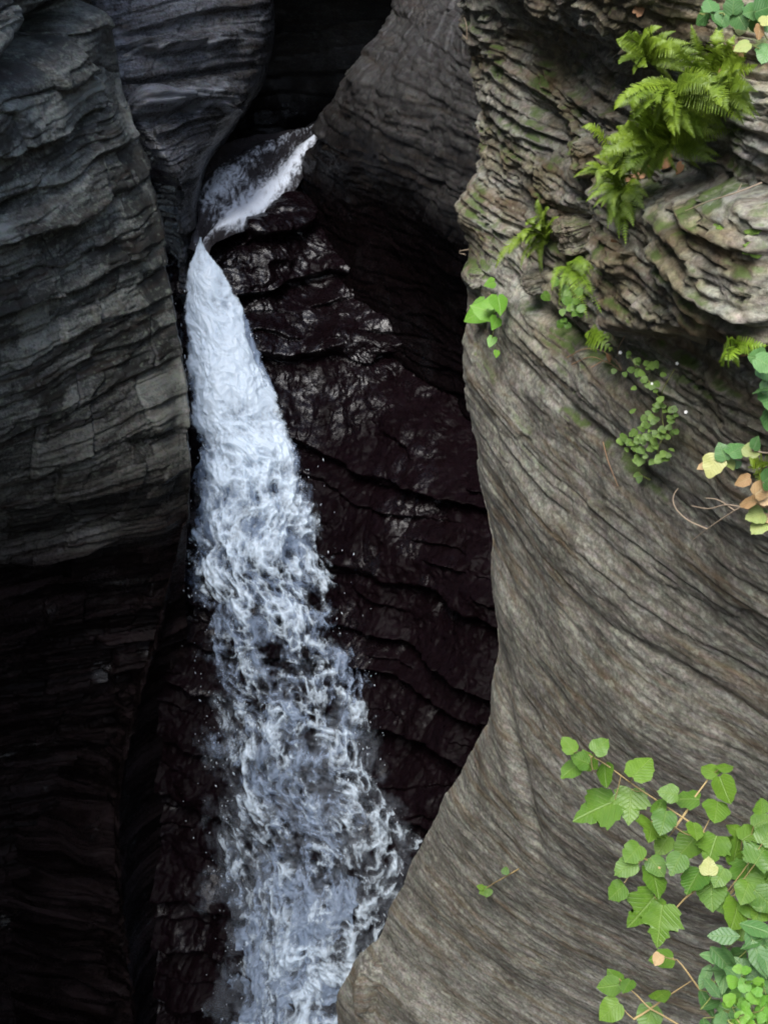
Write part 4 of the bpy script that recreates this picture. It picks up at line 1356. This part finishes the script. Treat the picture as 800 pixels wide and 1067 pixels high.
twig('dry_stalk', 'long thin dry stalk lying across the rock right of the hanging frond', 'stalk',
     [[(795, 202), (770, 212), (745, 218), (720, 226)], [(770, 212), (775, 203)]], M_DRY, 0.0022, 0.03)
twig('dry_stalk', 'thin dry stalk standing at the top corner of the cliff edge', 'stalk',
     [[(494, 44), (493, 30), (492, 18)], [(494, 44), (488, 42)]], M_DRY, 0.003, 0.04)

# moss cushions
def moss(x, y, w_, h_, label):
    c, nn = on_rock(x, y, -0.015)
    dep = c[1] * CP - c[2] * SP
    side, up, out = frame_of(nn * 0.6 + np.array([0, 0, 0.5]), (0, 0.3, 1))
    a, b = w_ / FPX * dep, h_ / FPX * dep
    n1, n2 = 40, 80
    th = np.linspace(0, math.pi * 0.62, n1)[:, None]; ph = np.linspace(0, 2 * math.pi, n2)[None, :]
    D = np.stack([np.sin(th) * np.cos(ph), np.sin(th) * np.sin(ph), np.cos(th) + 0 * ph], -1)
    rad = 1 + 0.45 * fbm(D * 1.8 + x, 3, 901) + 0.22 * fbm(D * 9 + y, 3, 902)
    V = (D * rad[..., None]).reshape(-1, 3)
    V = V[:, :1] * side * a + V[:, 1:2] * up * b + V[:, 2:] * out * 0.3 * min(a, b)
    o = link_mesh('moss_cushion', V, grid_faces(n1, n2), M_MOSS)
    o.location = c
    return tag(o, label, 'moss', 'moss cushions on the jutting rock')


moss(743, 234, 16, 12, 'largest cushion of dark green moss on the jutting rock')
moss(703, 230, 9, 7, 'small cushion of moss left of the largest moss cushion')
moss(788, 264, 13, 8, 'flat cushion of yellowish moss right of the largest moss cushion')
moss(780, 240, 9, 5, 'thin cushion of moss on the ledge just above the flat yellowish one')


# stones and slabs lying on the ledges
def stone(x, y, w_, h_, label, seed, mat=M_RIGHT, flat=0.5, out=0.0, cat='rock slab', name='rock_slab', tilt=0.0, lay=True):
    c, nn = on_rock(x, y, out)
    dep = c[1] * CP - c[2] * SP
    a, b = w_ / FPX * dep, h_ / FPX * dep
    n1, n2 = 120, 200
    th = np.linspace(0.02, math.pi - 0.02, n1)[:, None]; ph = np.linspace(0, 2 * math.pi, n2)[None, :]
    D = np.stack([np.sin(th) * np.cos(ph), np.sin(th) * np.sin(ph), np.cos(th) + 0 * ph], -1)
    sq = np.sign(D) * np.abs(D) ** 0.62
    rad = 1 + 0.30 * fbm(D * 1.4 + seed, 3, 911) + 0.10 * fbm(D * 5 + seed, 4, 912)
    V = sq * rad[..., None] * np.array([a, a * 0.9, b])
    if lay:
        bb = V[..., 2] / 0.028 + 0.8 * fbm(V * 8, 2, 913)
        i = np.floor(bb)
        V[..., :2] *= (1 - 0.13 * hsh(i, i, i, int(seed)) - 0.05 * (1 - sstep(0, 0.25, bb - i)))[..., None]
    ct, st2 = math.cos(R(tilt)), math.sin(R(tilt))
    V = np.stack([V[..., 0] * ct - V[..., 2] * st2, V[..., 1], V[..., 0] * st2 + V[..., 2] * ct], -1)
    o = link_mesh(name, V.reshape(-1, 3), grid_faces(n1, n2), mat)
    o.location = c
    return tag(o, label, cat, None)


stone(612, 240, 34, 18, 'jutting grey stone slab with a pointed end between the ferns', 3.0, tilt=16)
stone(608, 150, 44, 24, 'broad smooth stone slab left of the thick fern clump', 8.0, tilt=12, out=-0.1)
stone(509, 142, 9, 9, 'small round knob of pale stone at the upper edge of the cliff', 21.0, cat='stone', name='stone', lay=False)
stone(496, 290, 9, 9, 'small rounded stone on the cliff edge beside the lime plant', 33.0, cat='stone', name='stone', lay=False)
stone(560, 292, 18, 12, 'squat brown stone below the low spread fern', 41.0, cat='stone', name='stone', tilt=10)
stone(384, 1030, 26, 40, 'smooth grey boulder at the foot of the cliff beside the fall', 52.0, cat='boulder', name='boulder', lay=False, out=-0.12)


# dead leaves lying in the soil pocket
lit = [(690, 172, 20), (676, 176, 16), (704, 168, 18), (664, 182, 14), (672, 185, 12), (750, 98, 16), (760, 105, 14), (772, 48, 14), (668, 16, 15), (716, 172, 13), (655, 190, 11), (640, 372, 9), (778, 362, 10), (642, 248, 9), (756, 82, 12)]
for x, y, sz in lit:
    c, nn = on_rock(x, y, 0.02)
    dep = c[1] * CP - c[2] * SP
    lm = MB()
    a = RNG.uniform(0, 6.28)
    leaf(lm, np.zeros(3), np.array([math.cos(a), 0, 0]) + math.sin(a) * np.array([0, SP, CP]), nn + cam_dir(c) * 0.6 + RNG.normal(0, 0.3, 3), sz / FPX * dep, 'heart', 0.5, 0.35)
    o = lm.build('dead_leaf', M_LITTER)
    o.location = c
    tag(o, 'curled brown dead leaf lying on the pale cliff among the ferns', 'leaf', 'dead leaves on the cliff ledges')
